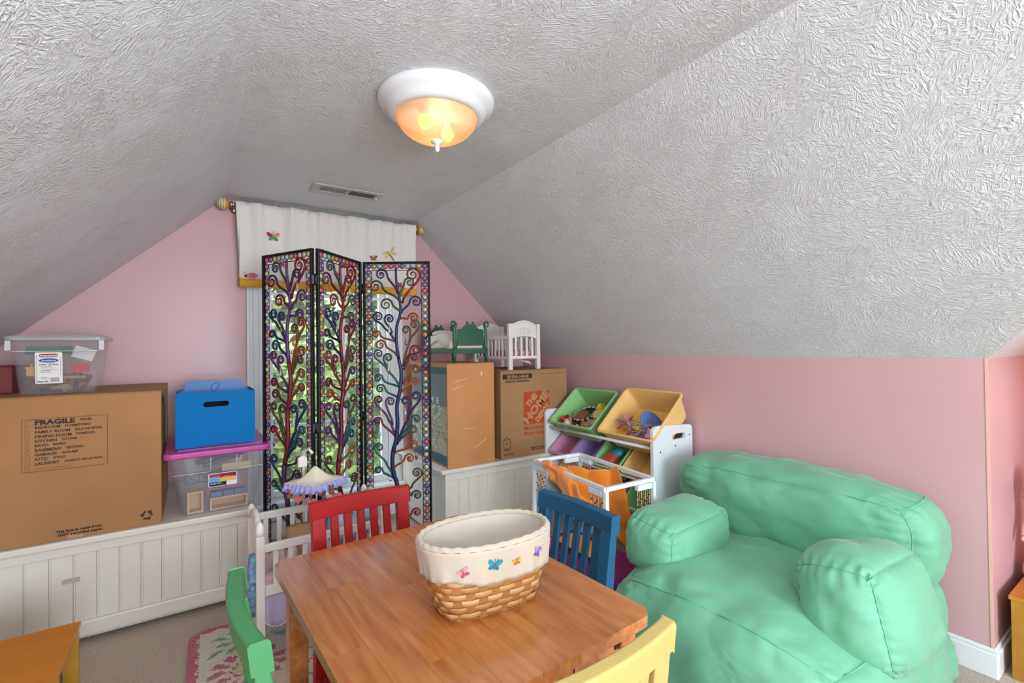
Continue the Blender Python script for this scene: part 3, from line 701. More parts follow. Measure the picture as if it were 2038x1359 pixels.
def single(name, label, cat, mb, m, loc, rot=(0, 0, 0), bevel=0, group=None, sub=0, solid=0):
    o = mb.build(name, m, None, bevel=bevel, sub=sub, solid=solid); o.location = loc; o.rotation_euler = rot; return tag(o, label, cat, group)
def roof(w_, d_, h_):
    mb = MB(); mb.add([(-w_, -d_, 0), (w_, -d_, 0), (w_, d_, 0), (-w_, d_, 0), (-w_, 0, h_), (w_, 0, h_)], [(0, 1, 2, 3), (0, 4, 5, 1), (3, 2, 5, 4), (0, 3, 4), (1, 5, 2)]); return mb
single('toy_roof', 'red toy roof lying on the logs in the clear box', 'toy roof', roof(.03, .025, .03), mat('toy_red', '#c9302f', .4), (-.40, 2.675, 1.07), (.2, 0, .2))
single('toy_roof', 'long green toy roof under the lid of the clear box', 'toy roof', roof(.07, .05, .035), mat('toy_green', '#2f8a5f', .4), (-.50, 2.72, 1.14), (0, 0, .1))
mb = MB(); mb.box((-.012, -.012, 0), (.012, .012, .03)); mb.box((-.016, -.016, .03), (.016, .016, .036)); mb.cyl((0, 0, .036), (0, 0, .05), .005)
single('toy_chimney', 'small yellow toy tower at the left in the clear box', 'toy tower', mb, mat('toy_yellow', '#d9a33c', .5), (-.548, 2.68, 1.055))
mb = MB(); mb.cyl((0, 0, 0), (0, 0, .024), .011, 10); single('toy_drum', 'small green toy drum beside the yellow tower in the clear box', 'toy drum', mb, mat('toy_dkgreen', '#1f7a4a', .4), (-.512, 2.668, 1.05))
mb = MB(); mb.box((-.035, -.0005, 0), (.035, .0005, .05)); mb.box((-.03, -.002, .04), (.03, -.0006, .042))
single('instruction_leaflet', 'white leaflet folded inside the clear box at the right', 'leaflet', mb, lw, (-.40, 2.705, 1.12), (-.2, .35, .1))

# --- big clear bin with magenta lid
t = thing('storage_tote', 'clear plastic tote with a magenta lid, full of toy furniture, on the left bench', 'storage tote', (.09, 2.735, .4225), rotz=R(1))
bin_shell(t, .285, .40, .375, .49, .27, clear, r=.04)
mg = mat('magenta_plastic', '#c9479b', .3, trans=.08)
mb = MB(); mb.prism(rrect(-.205, -.262, .205, .262, .03), .262, .288); mb.build('lid', mg, t, bevel=.007, seg=3)
mb = MB(); mb.box((-.155, -.2, .288), (.17, .21, .291)); mb.build('lid_recess', mat('magenta_deep', '#b0408c', .35), t)
for x in (-.197, .197):
    mb = MB(); mb.tube([(x, -.06, .27), (x, .06, .27)], .012, 8); mb.build('latch', mg, t)
mb = MB()
for pts in (((-.19, .245), (-.03, .245)), ((.07, .245), (.19, .245))): pass
for x0_, x1_ in ((-.172, -.035), (.065, .172)):
    for a, b in (((x0_, .19), (x1_, .19)), ((x1_ if x0_ < 0 else x0_, .19), (x1_ if x0_ < 0 else x0_, .255))):
        ya = -.2-(.045*a[1]/.27)-.003; yb_ = -.2-(.045*b[1]/.27)-.003
        mb.tube([(a[0], ya, a[1]), (b[0], yb_, b[1])], .0018, 5)
mb.build('embossed_line', cleared, t)
Mt = Matrix.Translation((0, -.2235-.0055, .13)) @ Matrix.Rotation(R(90+9.5), 4, 'X')
mb = MB(); mb.prism(rrect(-.044, -.012, .066, .05, .004), 0, .0006, Mt); lbl = mb.build('paper_label', lw, t)
def lblfn(u, v):
    if v < .30: return '#1d2a3a' if u < .62 else ('#f0efec' if int(u*60) % 2 else '#2b2b2b')
    if u < .4: return '#74aed6' if v < .78 else '#a32b52'
    if v > .75-.25*abs(u-.62): return '#8e2552'
    return '#efc15c' if v < .6 else '#e58a4c'
colgrid('label_print', pm, lbl, -.041, -.009, .063, .047, 30, 16, lblfn, Mt @ Matrix.Translation((0, 0, .0012)))
mb = MB(); mb.prism(rrect(-.036, .033, .002, .044, .004), .0014, .0018, Mt); mb.build('label_badge', mat('label_badge_red', '#c23a3a', .5), lbl)
text_mesh('label_text', '60 Qt / 57 L', .007, Mt @ Matrix.Translation((-.037, .0, .002)), lw, lbl, bold=.0003, width=.045)
# toy furniture in it
dw = mat('toy_birch', '#d9b48a', .6); dbl = mat('toy_slate', '#4a5f7a', .6); dpk = mat('toy_rose', '#c07a86', .5)
def add_tf(name, label, cat, fn, m, loc, rz=0, rot=None):
    mb = MB(); fn(mb); o = mb.build(name, m, None, bevel=.001, seg=1); o.location = loc; o.rotation_euler = rot or (0, 0, rz); tag(o, label, cat); return o
def shelfy(w_, d_, h_, th=.008):
    def f(mb):
        mb.box((-w_, -d_, 0), (-w_+th, d_, h_)); mb.box((w_-th, -d_, 0), (w_, d_, h_)); mb.box((-w_+th, -d_, h_-th), (w_-th, d_, h_)); mb.box((-w_+th, -d_, 0), (w_-th, d_, th)); mb.box((-w_+th, d_-.003, th), (w_-th, d_, h_-th))
    return f
add_tf('toy_shelf', 'small wooden toy cabinet standing at the left in the magenta lidded tote', 'toy furniture', shelfy(.03, .03, .095), dw, (-.0, 2.575, .426), R(4))
add_tf('toy_bench', 'long wooden toy bench at the front of the magenta lidded tote', 'toy furniture', shelfy(.075, .03, .055), dw, (.13, 2.575, .426), R(2))
def lattice(mb):
    for x in (-.05, 0, .05): mb.box((x-.003, -.003, 0), (x+.003, .003, .05))
    for z in (0, .047): mb.box((-.05, -.003, z), (.05, .003, z+.004))
    for x in (-.05, 0): mb.bar((x, 0, .002), (x+.05, 0, .048), .004, .004); mb.bar((x+.05, 0, .002), (x, 0, .048), .004, .004)
add_tf('toy_railing', 'dark crossed toy railing high on the left in the magenta lidded tote', 'toy furniture', lattice, dbl, (.015, 2.6, .545), R(3))
add_tf('toy_sofa', 'row of blue and rose toy cushions on the toy bench in the tote', 'toy furniture', lambda mb: [mb.box((-.07+k*.047, -.02, 0), (-.027+k*.047, .02, .022)) for k in range(3)], mat('toy_bluegrey', '#5d6fa0', .6), (.13, 2.575, .4825), R(2))
add_tf('toy_tray', 'rose toy tray standing behind the cushions in the tote', 'toy furniture', lambda mb: mb.box((-.075, -.004, 0), (.075, .004, .04)), dpk, (.12, 2.625, .47), R(2))
add_tf('toy_bridge', 'slate blue toy ramp lying flat in the middle of the tote', 'toy furniture', lambda mb: (mb.box((-.08, -.05, 0), (.08, .05, .01)), mb.box((-.08, -.05, .01), (.08, -.044, .03))), dbl, (.14, 2.66, .57), rot=(0, R(-6), 0))
add_tf('toy_board', 'pale wooden toy panel at the right in the tote', 'toy furniture', lambda mb: mb.box((-.06, -.004, 0), (.06, .004, .035)), dw, (.165, 2.6, .585), R(2))
add_tf('toy_blocks', 'dark toy beams piled just under the magenta lid', 'toy furniture', lambda mb: (mb.bar((-.07, 0, 0), (.08, .01, .03), .03, .02), mb.bar((-.02, .03, .02), (.09, -.02, .045), .03, .02), mb.bar((-.09, .02, .01), (-.03, 0, .045), .03, .02)), mat('toy_dark', '#44505a', .6), (.1, 2.64, .615))

# --- blue file box on the tote
t = thing('file_box', 'bright blue file box with a round topped back, on the magenta lid', 'file box', (.085, 2.7, .7145))
blue = mat('blue_card', '#0070b4', .6, spec=.12); dblue = mat('blue_card_back', '#0c64aa', .4); hole = mat('slot_shade', '#0a0c16', .9)
hw, dp, hh = .155, .14, .245
def slotpanel(mb, y, th, h):       # panel with a real hand slot
    z0_, z1_, xs = h-.067, h-.043, .05
    def seg(poly):
        n = len(poly); vs = [(x, yy, z) for yy in (y, y+th) for x, z in poly]
        mb.add(vs, [tuple(range(n)), tuple(reversed(range(n, 2*n)))]+[((i+1) % n, i, n+i, n+(i+1) % n) for i in range(n)])
    cx, r_s = -.002, (z1_-z0_)/2; zc = (z0_+z1_)/2
    arcR = [(cx+xs-r_s+r_s*cos(a), zc+r_s*sin(a)) for a in [R(-90+18*k) for k in range(11)]]
    arcL = [(cx-xs+r_s-r_s*cos(a), zc-r_s*sin(a)) for a in [R(-90+18*k) for k in range(11)]]
    # below, above, right, left
    seg([(-hw, 0), (hw, 0), (hw, z0_), (-hw, z0_)]); seg([(-hw, z1_), (hw, z1_), (hw, h), (-hw, h)])
    seg([(cx+xs-r_s, z0_), (hw, z0_), (hw, z1_), (cx+xs-r_s, z1_)]+list(reversed(arcR))[1:-1]); seg([(-hw, z0_), (cx-xs+r_s, z0_)]+list(reversed(arcL))[1:-1]+[(cx-xs+r_s, z1_), (-hw, z1_)])
mb = MB(); slotpanel(mb, -dp, .004, hh); mb.build('front_panel', blue, t)
mb = MB(); mb.box((-hw, -dp+.004, 0), (-hw+.003, dp, hh)); mb.box((hw-.003, -dp+.004, 0), (hw, dp, hh)); mb.box((-hw, -dp+.004, 0), (hw, dp, .003)); mb.box((-hw, dp-.003, 0), (hw, dp, hh)); mb.build('box_body', dblue, t)
mb = MB(); mb.box((-hw+.01, -.03, .004), (hw-.01, .0, hh-.03)); mb.build('slot_backing', hole, t)  # near-black block, painted as the shade seen through the hand slot
poly = [(-hw+.006, .1), (hw-.006, .1), (hw-.006, hh-.01)]+[(hw-.03-.024*(1-cos(R(a)))*1-.0, hh-.01+.055*sin(R(a))) for a in range(15, 91, 15)]+[(-(hw-.03-.024*(1-cos(R(a)))), hh-.01+.055*sin(R(a))) for a in range(90, 0, -15)]+[(-hw+.006, hh-.01)]
mb = MB(); n = len(poly); mb.prism(poly, -.003, .003, Matrix.Translation((0, .03, 0)) @ Matrix.Rotation(R(90), 4, 'X')); fl = mb.build('rounded_back_flap', dblue, t)
mb = MB(); mb.prism(poly, -.002, .002, Matrix.Translation((0, .05, -.005)) @ Matrix.Rotation(R(90), 4, 'X')); mb.build('rounded_back_flap', dblue, t)
mb = MB(); mb.tube([(.0+.014*cos(a)*1.2+.004*sin(2*a), .0255, hh+.012+.018*sin(a)+.01*cos(a)) for a in [k*pi/8 for k in range(16)]], .0012, 5, closed=True); mb.build('string_loop', mat('navy_string', '#1c3f8c', .6), fl)
mb = MB(); mb.box((-.085, -dp-.001, .004), (.085, -dp, .009)); mb.build('bottom_slit', mat('navy_string', '#1c3f8c', .6), t)

# ================================================================= DOLL BEDS ON THE CARTONS
dgreen = mat('dark_green_paint', '#2b5f46', .4, col2='#265640', cscale=4)
t = thing('doll_bed', 'dark green wooden doll bed with scrolled footboard and white bedding', 'doll bed', (1.44, 2.85, 1.0545), rotz=R(-1))
def endboard(y, s):
    mb = MB(); hw = .128; o = mb
    for sx_ in (-1, 1):
        # curved scroll post: swings in at the waist, curls out at the top
        pts = [(sx_*(.100+.012*sin(k/9*pi)), y, .09+.155*k/9) for k in range(10)]
        pts += [(sx_*(.116+.016*cos(a)*.9), y, .238+.016*sin(a)) for a in [pi-k*pi/5 for k in range(0, 8)]]
        w_ = [.010]*10+[.009, .0085, .008, .0075, .007, .006, .0055, .005]
        mb.tube(pts, w_, 8)
        mb.tube([(sx_*.112, y, 0), (sx_*.108, y, .09)], [.0085, .013], 6)
        mb.build('scroll_post', dgreen, t); mb = MB()
    prof = [(-.09, .105), (.09, .105), (.094, .19), (.088, .208), (.06, .210), (.045, .222), (.03, .238), (.026, .245), (.026, .255), (.015, .256), (.012, .242), (0, .238)]
    prof += [(-x, z) for x, z in reversed(prof[2:-1])]
    mb = MB(); mb.prism(prof, -.007, .007, Matrix.Translation((0, y, 0)) @ Matrix.Rotation(R(90), 4, 'X')); mb.build('end_board', dgreen, t, bevel=.002)
    mb = MB(); mb.box((-.112, y-.008, .055), (.112, y+.008, .088)); mb.build('cross_rail', dgreen, t, bevel=.002)
endboard(-.24, 1); endboard(.24, -1)
mb = MB(); mb.box((-.116, -.235, .06), (-.104, .235, .088)); mb.build('side_rail', dgreen, t, bevel=.002)
mb = MB(); mb.box((.104, -.235, .06), (.116, .235, .088)); mb.build('side_rail', dgreen, t, bevel=.002)
beige = mat('doll_linen', '#e3ddd0', .9, bump=.3, bscale=90)
mb = MB(); mb.box((-.112, -.228, .085), (.112, .225, .16)); mb.build('mattress', beige, t, bevel=.02, seg=4)
mb = MB()
def quilt(u, v):
    a = -1+2*u; x = a*.122; edge = max(0, abs(a)-.8)/.2
    return Vector((x, -.215+.42*v, .178-.06*edge**1.5+.012*sin(9*v+3*a)+.008*sin(14*a+5*v)-.02*(v-.5)**2*4))
mb.grid(quilt, 16, 20); mb.build('quilt', mat('ivory_quilt', '#ece6da', .9, bump=.4, bscale=70, col2='#dcd5c6', cscale=20), t, solid=.012)
mb = MB(); mb.ball((0, .16, .19), .085, 14, (1, .6, .3)); mb.build('pillow', beige, t)

cribw = mat('crib_white', '#e6e2da', .35)
pinkc = mat('pink_floral', '#d9a7b4', .85, col2='#b4607a', cscale=60)
t = thing('doll_crib', 'white slatted doll crib with arched ends standing on the logo box', 'doll crib', (1.815, 2.79, .9995))
def crib_end(y):
    mb = MB()
    for x in (-.112, .112): mb = MB(); mb.box((x-.0135, y-.0135, 0), (x+.0135, y+.0135, .3)); mb.build('post', cribw, t, bevel=.002)
    prof = [(-.098, .2)]+[(.098*-cos(pi*k/8)*1.0, .2-.0+.018*sin(pi*k/8)) for k in range(1, 8)]+[(.098, .2)]+[(.098-.196*k/12, .295+.03*sin(pi*k/12)) for k in range(13)]
    mb = MB(); mb.prism(prof, -.006, .006, Matrix.Translation((0, y, 0)) @ Matrix.Rotation(R(90), 4, 'X')); b_ = mb.build('arched_board', cribw, t, bevel=.0015)
    if y < 0:
        mb = MB()
        for k in range(9): a = 2*pi*k/9; mb.ball((-.0+.035*cos(a)*1.2, y-.008, .255+.02*sin(a)), .009, 8, (1, .4, 1))
        mb.ball((0, y-.008, .255), .012, 8, (1, .4, 1)); mb.build('carved_flowers', cribw, b_)
        mb = MB(); mb.tube([(-.09+.18*k/12, y-.007, .288+.024*sin(pi*k/12)) for k in range(13)], .0025, 5); mb.build('carved_line', cribw, b_)
    mb = MB(); mb.box((-.098, y-.008, .07), (.098, y+.008, .09)); mb.build('bottom_rail', cribw, t, bevel=.0015)
    for k in range(4):
        x = -.066+.044*k; mb = MB(); mb.box((x-.008, y-.004, .09), (x+.008, y+.004, .215)); mb.build('slat', cribw, t, bevel=.001, seg=1)
crib_end(-.225); crib_end(.225)
for x in (-.112, .112):
    mb = MB(); mb.box((x-.007, -.212, .2), (x+.007, .212, .222)); mb.build('top_side_rail', cribw, t, bevel=.0015)
    mb = MB(); mb.box((x-.007, -.212, .066), (x+.007, .212, .088)); mb.build('bottom_side_rail', cribw, t, bevel=.0015)
    for k in range(9):
        y = -.18+.045*k; mb = MB(); mb.box((x-.004, y-.008, .088), (x+.004, y+.008, .2)); mb.build('slat', cribw, t, bevel=.001, seg=1)
mb = MB(); mb.box((-.1, -.208, .088), (.1, .208, .125)); mb.build('mattress', pinkc, t, bevel=.012, seg=3)
mb = MB(); mb.add([(-.04, -.24, .06), (.03, -.235, .055), (.02, -.28, .035), (-.02, -.285, .045)], [(0, 1, 2, 3)]); mb.build('paper_tag', lw, t, solid=.0006)

# ================================================================= JEWELLED FOLDING SCREEN
iron = mat('black_iron', '#17191c', .4, metal=.4)
T3 = [((.2768, 2.5542), (.4405, 2.2424)), ((.4570, 2.2380), (.7205, 2.4840)), ((.7325, 2.4787), (1.0215, 2.2858))]
PW = .35
CURLS = [(0.259, 1.532, 0.04, 1, 0.203, 1.382), (0.244, 1.492, 0.028, -1, 0.192, 1.417), (0.094, 1.534, 0.032, 1, 0.18, 1.435), (0.065, 1.471, 0.036, 1, 0.189, 1.394), (0.119, 1.377, 0.035, 1, 0.194, 1.336), (0.276, 1.39, 0.033, -1, 0.197, 1.33), (0.263, 1.306, 0.029, -1, 0.193, 1.299), (0.078, 1.314, 0.026, -1, 0.106, 1.259), (0.136, 1.302, 0.026, -1, 0.149, 1.227), (0.066, 1.222, 0.022, 1, 0.169, 1.178), (0.088, 1.167, 0.029, 1, 0.174, 1.111), (0.268, 1.272, 0.026, 1, 0.238, 1.174), (0.222, 1.243, 0.023, 1, 0.241, 1.18), (0.272, 1.139, 0.028, -1, 0.206, 1.053), (0.261, 1.099, 0.024, -1, 0.208, 1.036), (0.078, 1.121, 0.024, -1, 0.125, 1.031), (0.128, 1.1, 0.024, -1, 0.133, 1.019), (0.075, 0.994, 0.024, 1, 0.193, 0.938), (0.086, 0.939, 0.026, 1, 0.189, 0.88), (0.27, 1.038, 0.026, -1, 0.205, 0.961), (0.27, 0.974, 0.024, -1, 0.199, 0.921), (0.076, 0.882, 0.022, -1, 0.125, 0.78), (0.138, 0.872, 0.025, -1, 0.148, 0.75), (0.07, 0.772, 0.022, 1, 0.166, 0.679), (0.215, 0.874, 0.024, 1, 0.229, 0.779), (0.27, 0.9, 0.024, 1, 0.226, 0.779), (0.272, 0.781, 0.024, -1, 0.174, 0.655), (0.255, 0.725, 0.025, -1, 0.171, 0.649), (0.26, 0.642, 0.029, -1, 0.159, 0.605), (0.236, 0.577, 0.027, -1, 0.152, 0.525), (0.076, 0.635, 0.024, -1, 0.12, 0.537), (0.072, 0.517, 0.021, 1, 0.155, 0.471), (0.272, 0.502, 0.027, 1, 0.244, 0.429), (0.272, 0.387, 0.027, -1, 0.225, 0.399), (0.075, 0.401, 0.024, 1, 0.171, 0.347), (0.27, 0.298, 0.025, -1, 0.177, 0.258)]
PARENTC = {7: (.169, 1.178), 15: (.193, .938), 11: (.206, 1.053), 21: (.166, .679), 24: (.174, .655), 30: (.155, .471), 32: (.174, .347)}
TRUNK = [(0.172, 1.562), (0.175, 1.487), (0.190, 1.406), (0.195, 1.336), (0.176, 1.267), (0.172, 1.186), (0.183, 1.094), (0.195, 1.024), (0.190, 0.938), (0.172, 0.851), (0.174, 0.762), (0.167, 0.679), (0.15, 0.614), (0.145, 0.549), (0.155, 0.489), (0.169, 0.442), (0.174, 0.347), (0.176, 0.228), (.17, .05)]
vcols = ['#8e1f24', '#2c2f66', '#5a2f5c', '#3f5a54', '#5d5a2c', '#a0521f', '#283f6e', '#6b3f78', '#7c2338', '#2f6a6a', '#b86a1e', '#474a7a']
vcols = ['#%02x%02x%02x' % tuple(int(int(c[i:i+2], 16)*.8) for i in (1, 3, 5)) for c in vcols]
vm = [mat('vine_enamel_%s' % c, c, .38, metal=.35, bump=.5, bscale=180) for c in ()] or [mat('vine_enamel_'+'abcdefghijkl'[i], c, .38, metal=.3, bump=.5, bscale=180) for i, c in enumerate(vcols)]
gemc = ['#b9883c', '#8f2f7a', '#b8bfb6', '#d0522c', '#5d2f86', '#cba56a', '#8fb3b8', '#c23a72', '#c7c08a', '#d98a5a', '#7c3f96', '#a7b7c9']
gmat = [mat('gem_glass_'+'abcdefghijkl'[i], c, .12, trans=.25, spec=1, coat=.8) for i, c in enumerate(gemc)]
PV = [[0, 1, 3, 2, 0, 7, 7, 6, 6, 6, 6, 5, 4, 5, 4, 7, 7, 8, 8, 5, 5, 4, 4, 0, 1, 6, 9, 6, 2, 2, 6, 9, 0, 5, 3, 0],
      [0, 0, 3, 8, 5, 4, 3, 6, 6, 1, 6, 8, 8, 4, 4, 5, 0, 0, 5, 2, 5, 7, 2, 7, 3, 4, 9, 6, 10, 10, 4, 3, 4, 5, 6, 2],
      [0, 4, 2, 3, 4, 6, 5, 1, 1, 5, 5, 4, 4, 0, 8, 9, 3, 9, 9, 5, 10, 2, 7, 8, 1, 1, 9, 9, 10, 10, 9, 9, 4, 9, 3, 5]]
TM = [[7, 0, 7, 2], [0, 8, 0, 5], [1, 6, 1, 11]]
screen = thing('folding_screen', 'three panel black framed folding screen of jewelled tree scrolls before the window', 'folding screen', (.65, 2.38, 0))
Sinv = Matrix.Translation((-.65, -2.38, 0))
SP = .0327
def gem_mb(r=.0125):
    mb = MB(); mb.lathe([(.0004, -.0045), (r*.8, -.004), (r, 0), (r*.8, .004), (.0004, .0055)], 10, Matrix.Rotation(R(90), 4, 'X')); return mb
gem_mesh = {}
def gem(name, gi, M, parent, kind='round'):
    key = (kind, gi)
    if key not in gem_mesh:
        if kind == 'round': mb = gem_mb()
        elif kind == 'bead': mb = MB(); mb.lathe([(.0004, -.006), (.007, -.005), (.009, 0), (.007, .005), (.0004, .007)], 8, Matrix.Rotation(R(90), 4, 'X'))
        else:
            mb = MB(); mb.lathe([(.0004, .0), (.0018, -.003), (.0035, -.012), (.0085, -.028), (.0075, -.037), (.0004, -.043)], 8, Matrix.Diagonal((1, .55, 1, 1)))
            for k in range(3): mb.ball((0, 0, .004+.006*k), .0022, 6)
        mb.build(name, gmat[gi]); o = COL.objects[-1]; gem_mesh[key] = o.data; bpy.data.objects.remove(o)
    o = bpy.data.objects.new(name, gem_mesh[key]); COL.objects.link(o); o.parent = parent; o.matrix_local = M
    return o
for pi_, ((ax, ay), (bx, by)) in enumerate(T3):
    e_ = Vector((bx-ax, by-ay, 0)); wreal = e_.length; e_.normalize(); nrm = e_.cross(Vector((0, 0, 1)))
    k = wreal/PW
    Mp = Sinv @ Matrix(((e_.x*k, -nrm.x, 0, ax), (e_.y*k, -nrm.y, 0, ay), (0, 0, 1, 0), (0, 0, 0, 1)))  # panel space: s, depth, z
    FR = .011
    mb = MB()
    mb.box((0, -.008, .02), (FR, .008, 1.6), Mp); mb.box((PW-FR, -.008, .02), (PW, .008, 1.6), Mp)
    mb.box((FR, -.008, 1.589), (PW-FR, .008, 1.6), Mp); mb.box((FR, -.008, .06), (PW-FR, .008, .071), Mp)
    mb.box((-.001, -.011, 0), (FR+.002, .011, .02), Mp); mb.box((PW-FR-.002, -.011, 0), (PW+.001, .011, .02), Mp)
    pan = mb.build('screen_panel', iron, screen, bevel=.0015, seg=1)
    mb = MB(); a_, b_ = .0455, PW-.0455; zt_, zb_ = 1.5545, .106
    for s_ in (a_, b_): mb.bar(Mp @ Vector((s_, 0, zb_)), Mp @ Vector((s_, 0, zt_)), .0032, .0032)
    for z in (zb_, zt_): mb.bar(Mp @ Vector((a_, 0, z)), Mp @ Vector((b_, 0, z)), .0032, .0032)
    mb.build('inner_wire', iron, pan)
    # border gems and the wire rings that hold them
    rings = MB(); cnt = 0; rnd = random.Random(11+pi_)
    places = []
    zz = 1.5775
    while zz > .09:
        places += [(.0275, zz), (PW-.0275, zz)]; zz -= SP
    nT = 9
    for i in range(1, nT+1): places.append((.0275+(PW-.055)*i/(nT+1), 1.5775)); places.append((.0275+(PW-.055)*i/(nT+1), .083))
    for s_, z in places:
        M_ = Mp @ Matrix.Translation((s_, 0, z))
        rings.tube([M_ @ Vector((.0145*cos(2*pi*q/10), 0, .0145*sin(2*pi*q/10))) for q in range(10)], .0016, 4, closed=True)
        gi = rnd.randrange(12)
        if z > .18: gem('gem', gi, M_, pan); cnt += 1
    rings.build('gem_settings', iron, pan)
    # trunk and curls
    mb = MB(); pts = [Mp @ Vector((s_, 0, z)) for s_, z in TRUNK]
    dense = []
    for a, b, c, d in zip([pts[0]]+pts[:-2], pts[:-1], pts[1:], pts[2:]+[pts[-1]]):
        for q in range(4):
            u = q/4; dense.append(.5*((2*b)+(c-a)*u+(2*a-5*b+4*c-d)*u*u+(3*b-a-3*c+d)*u**3))
    dense.append(pts[-1]); L_ = len(dense)
    for q in range(3):
        i0, i1 = q*L_//3, min(L_, (q+1)*L_//3+1); seg = dense[i0:i1]
        mb = MB(); mb.tube(seg, [.0058+.0055*min(1, (i0+j)/L_*1.6) for j in range(len(seg))], 7); mb.build('trunk', vm[TM[pi_][q]], pan)
    for ci, (cx, cz, r, sg, bx_, bz_) in enumerate(CURLS):
        ex, ez = cx+sg*r, cz; P0 = Vector((bx_, 0, bz_)); P3 = Vector((ex, 0, ez)); dd = P3-P0
        up = max(.02, abs(dd.z)*.45)
        P1 = P0+Vector((dd.x*.12, 0, max(.018, dd.z*.45))); P2 = P3-Vector((-sg*0.0, 0, max(.014, min(.05, dd.length*.3))))
        pts = [P0*(1-u)**3+P1*3*u*(1-u)**2+P2*3*u*u*(1-u)+P3*u**3 for u in [q/8 for q in range(9)]]
        turns = 1.55
        for q in range(1, 20):
            th = 2*pi*turns*q/19; rr = r*(1-.80*(q/19)**.85); pts.append(Vector((cx+sg*rr*cos(th), 0, cz+rr*sin(th))))
        if ci in PARENTC:
            px_, pz_ = PARENTC[ci]; Q0 = Vector((px_, 0, pz_)); pre = []
            for u in (0, .25, .5, .75): pre.append(Q0*(1-u)**2+Vector((px_*.6+bx_*.4, 0, pz_*.35+bz_*.65))*2*u*(1-u)+P0*u*u)
            pts = pre+pts
        N_ = len(pts); mb = MB(); mb.tube([Mp @ p for p in pts], [.0064*(1-.45*q/N_) for q in range(N_)], 6)
        mb.build('scroll', vm[PV[pi_][ci]], pan)
        gem('bead', (ci*5+pi_*3) % 12, Mp @ Matrix.Translation((cx, 0, cz)), pan, 'bead')
    for di, (s_, z) in enumerate([(0.136, 1.268), (0.222, 1.205), (0.128, 1.065), (0.248, 1.46), (0.089, 0.84), (0.08, 0.735), (0.215, 0.84), (0.271, 0.61)]):
        gem('glass_drop', [0, 3, 8, 6, 6, 4, 8, 4][(di+pi_*3) % 8], Mp @ Matrix.Translation((s_, -.004, z)), pan, 'drop')
for (x, y) in ((.4488, 2.240), (.7265, 2.4815)):
    for z in (1.46, .8, .2):
        mb = MB(); mb.cyl((x-.65, y-2.38, z-.025), (x-.65, y-2.38, z+.025), .006, 8); mb.box((x-.65-.014, y-2.38-.003, z-.02), (x-.65+.014, y-2.38+.003, z+.02)); mb.build('hinge', iron, screen)

# ================================================================= DOLL CRIB WITH MOBILE, BEFORE THE SCREEN
t = thing('doll_crib', 'white doll crib with mobile and lilac skirt between bench and red chair', 'doll crib', (.415, 2.045, 0), rotz=R(1))
X0, X1, Y0, Y1 = -.225, .225, -.125, .125
for x in (X0, X1):
    for y in (Y0, Y1):
        mb = MB(); mb.box((x-.014, y-.014, 0), (x+.014, y+.014, .485)); p_ = mb.build('leg', cribw, t, bevel=.002)
        mb = MB(); mb.lathe([(.001, .0), (.012, .0), (.0135, .008), (.016, .018), (.014, .032), (.008, .045), (.001, .05)], 12, Matrix.Translation((x, y, .485))); mb.build('finial', cribw, p_)
    mb = MB(); mb.tube([(x, Y0+(Y1-Y0)*q/12, .49+.045*sin(pi*q/12)) for q in range(13)], .011, 8); mb.build('arched_end_rail', cribw, t)
    mb = MB(); mb.box((x-.008, Y0+.014, .27), (x+.008, Y1-.014, .31)); mb.build('end_rail', cribw, t, bevel=.0015)
    for q in range(4):
        y = Y0+(Y1-Y0)*(q+1)/5; mb = MB(); mb.box((x-.005, y-.008, .31), (x+.005, y+.008, .515)); mb.build('slat', cribw, t, bevel=.001, seg=1)
for y in (Y0, Y1):
    zt_ = .452 if y < 0 else .492
    mb = MB(); mb.box((X0+.014, y-.009, zt_-.028), (X1-.014, y+.009, zt_)); mb.build('top_side_rail', cribw, t, bevel=.003)
    mb = MB(); mb.box((X0+.014, y-.009, .268), (X1-.014, y+.009, .305)); mb.build('bottom_side_rail', cribw, t, bevel=.003)
    for q in range(8):
        x = X0+.028+.0225+(X1-X0-.056-.045)*q/7-.0; mb = MB(); mb.box((x-.009, y-.005, .305), (x+.009, y+.005, zt_-.028)); mb.build('slat', cribw, t, bevel=.001, seg=1)
mb = MB(); mb.box((X0+.012, Y0+.012, .275), (X1-.012, Y1-.012, .33)); mb.build('mattress', mat('pale_pink_cloth', '#ead3d4', .9, col2='#d9aeb4', cscale=40), t, bevel=.012, seg=3)
mb = MB()
def skirt(u, v):
    P = 2*((X1-X0)+(Y1-Y0)); L_ = u*P; w_, d_ = X1-X0, Y1-Y0
    if L_ < w_: x, y, nx, ny = X0+L_, Y0, 0, -1
    elif L_ < w_+d_: x, y, nx, ny = X1, Y0+L_-w_, 1, 0
    elif L_ < 2*w_+d_: x, y, nx, ny = X1-(L_-w_-d_), Y1, 0, 1
    else: x, y, nx, ny = X0, Y1-(L_-2*w_-d_), -1, 0
    sc_ = abs(sin(u*pi*14)); r = .006*sin(u*150)*v+.012*v
    return Vector((x*.97+nx*r, y*.97+ny*r, .275-(.085+.04*sc_)*v))
mb.grid(skirt, 336, 5, closed_u=True); mb.build('scalloped_skirt', mat('lilac_cloth', '#b9b0cb', .85), t, solid=.0015)
mb = MB(); mb.tube([skirt(i/336, 1) for i in range(336)], .0022, 4, closed=True); mb.build('skirt_piping', lw, t)
mb = MB(); mb.tube([(X0-.022, -.11, .42), (X0-.024, -.108, .3), (X0-.018, -.11, .2)], [.012, .02, .008], 8); mb.tube([(X0-.03, -.11, .3), (X0-.02, -.125, .315), (X0-.03, -.13, .3)], .01, 6); mb.build('ribbon_bow', mat('blue_floral', '#8fb0c4', .8, col2='#3f6f94', cscale=60), t)
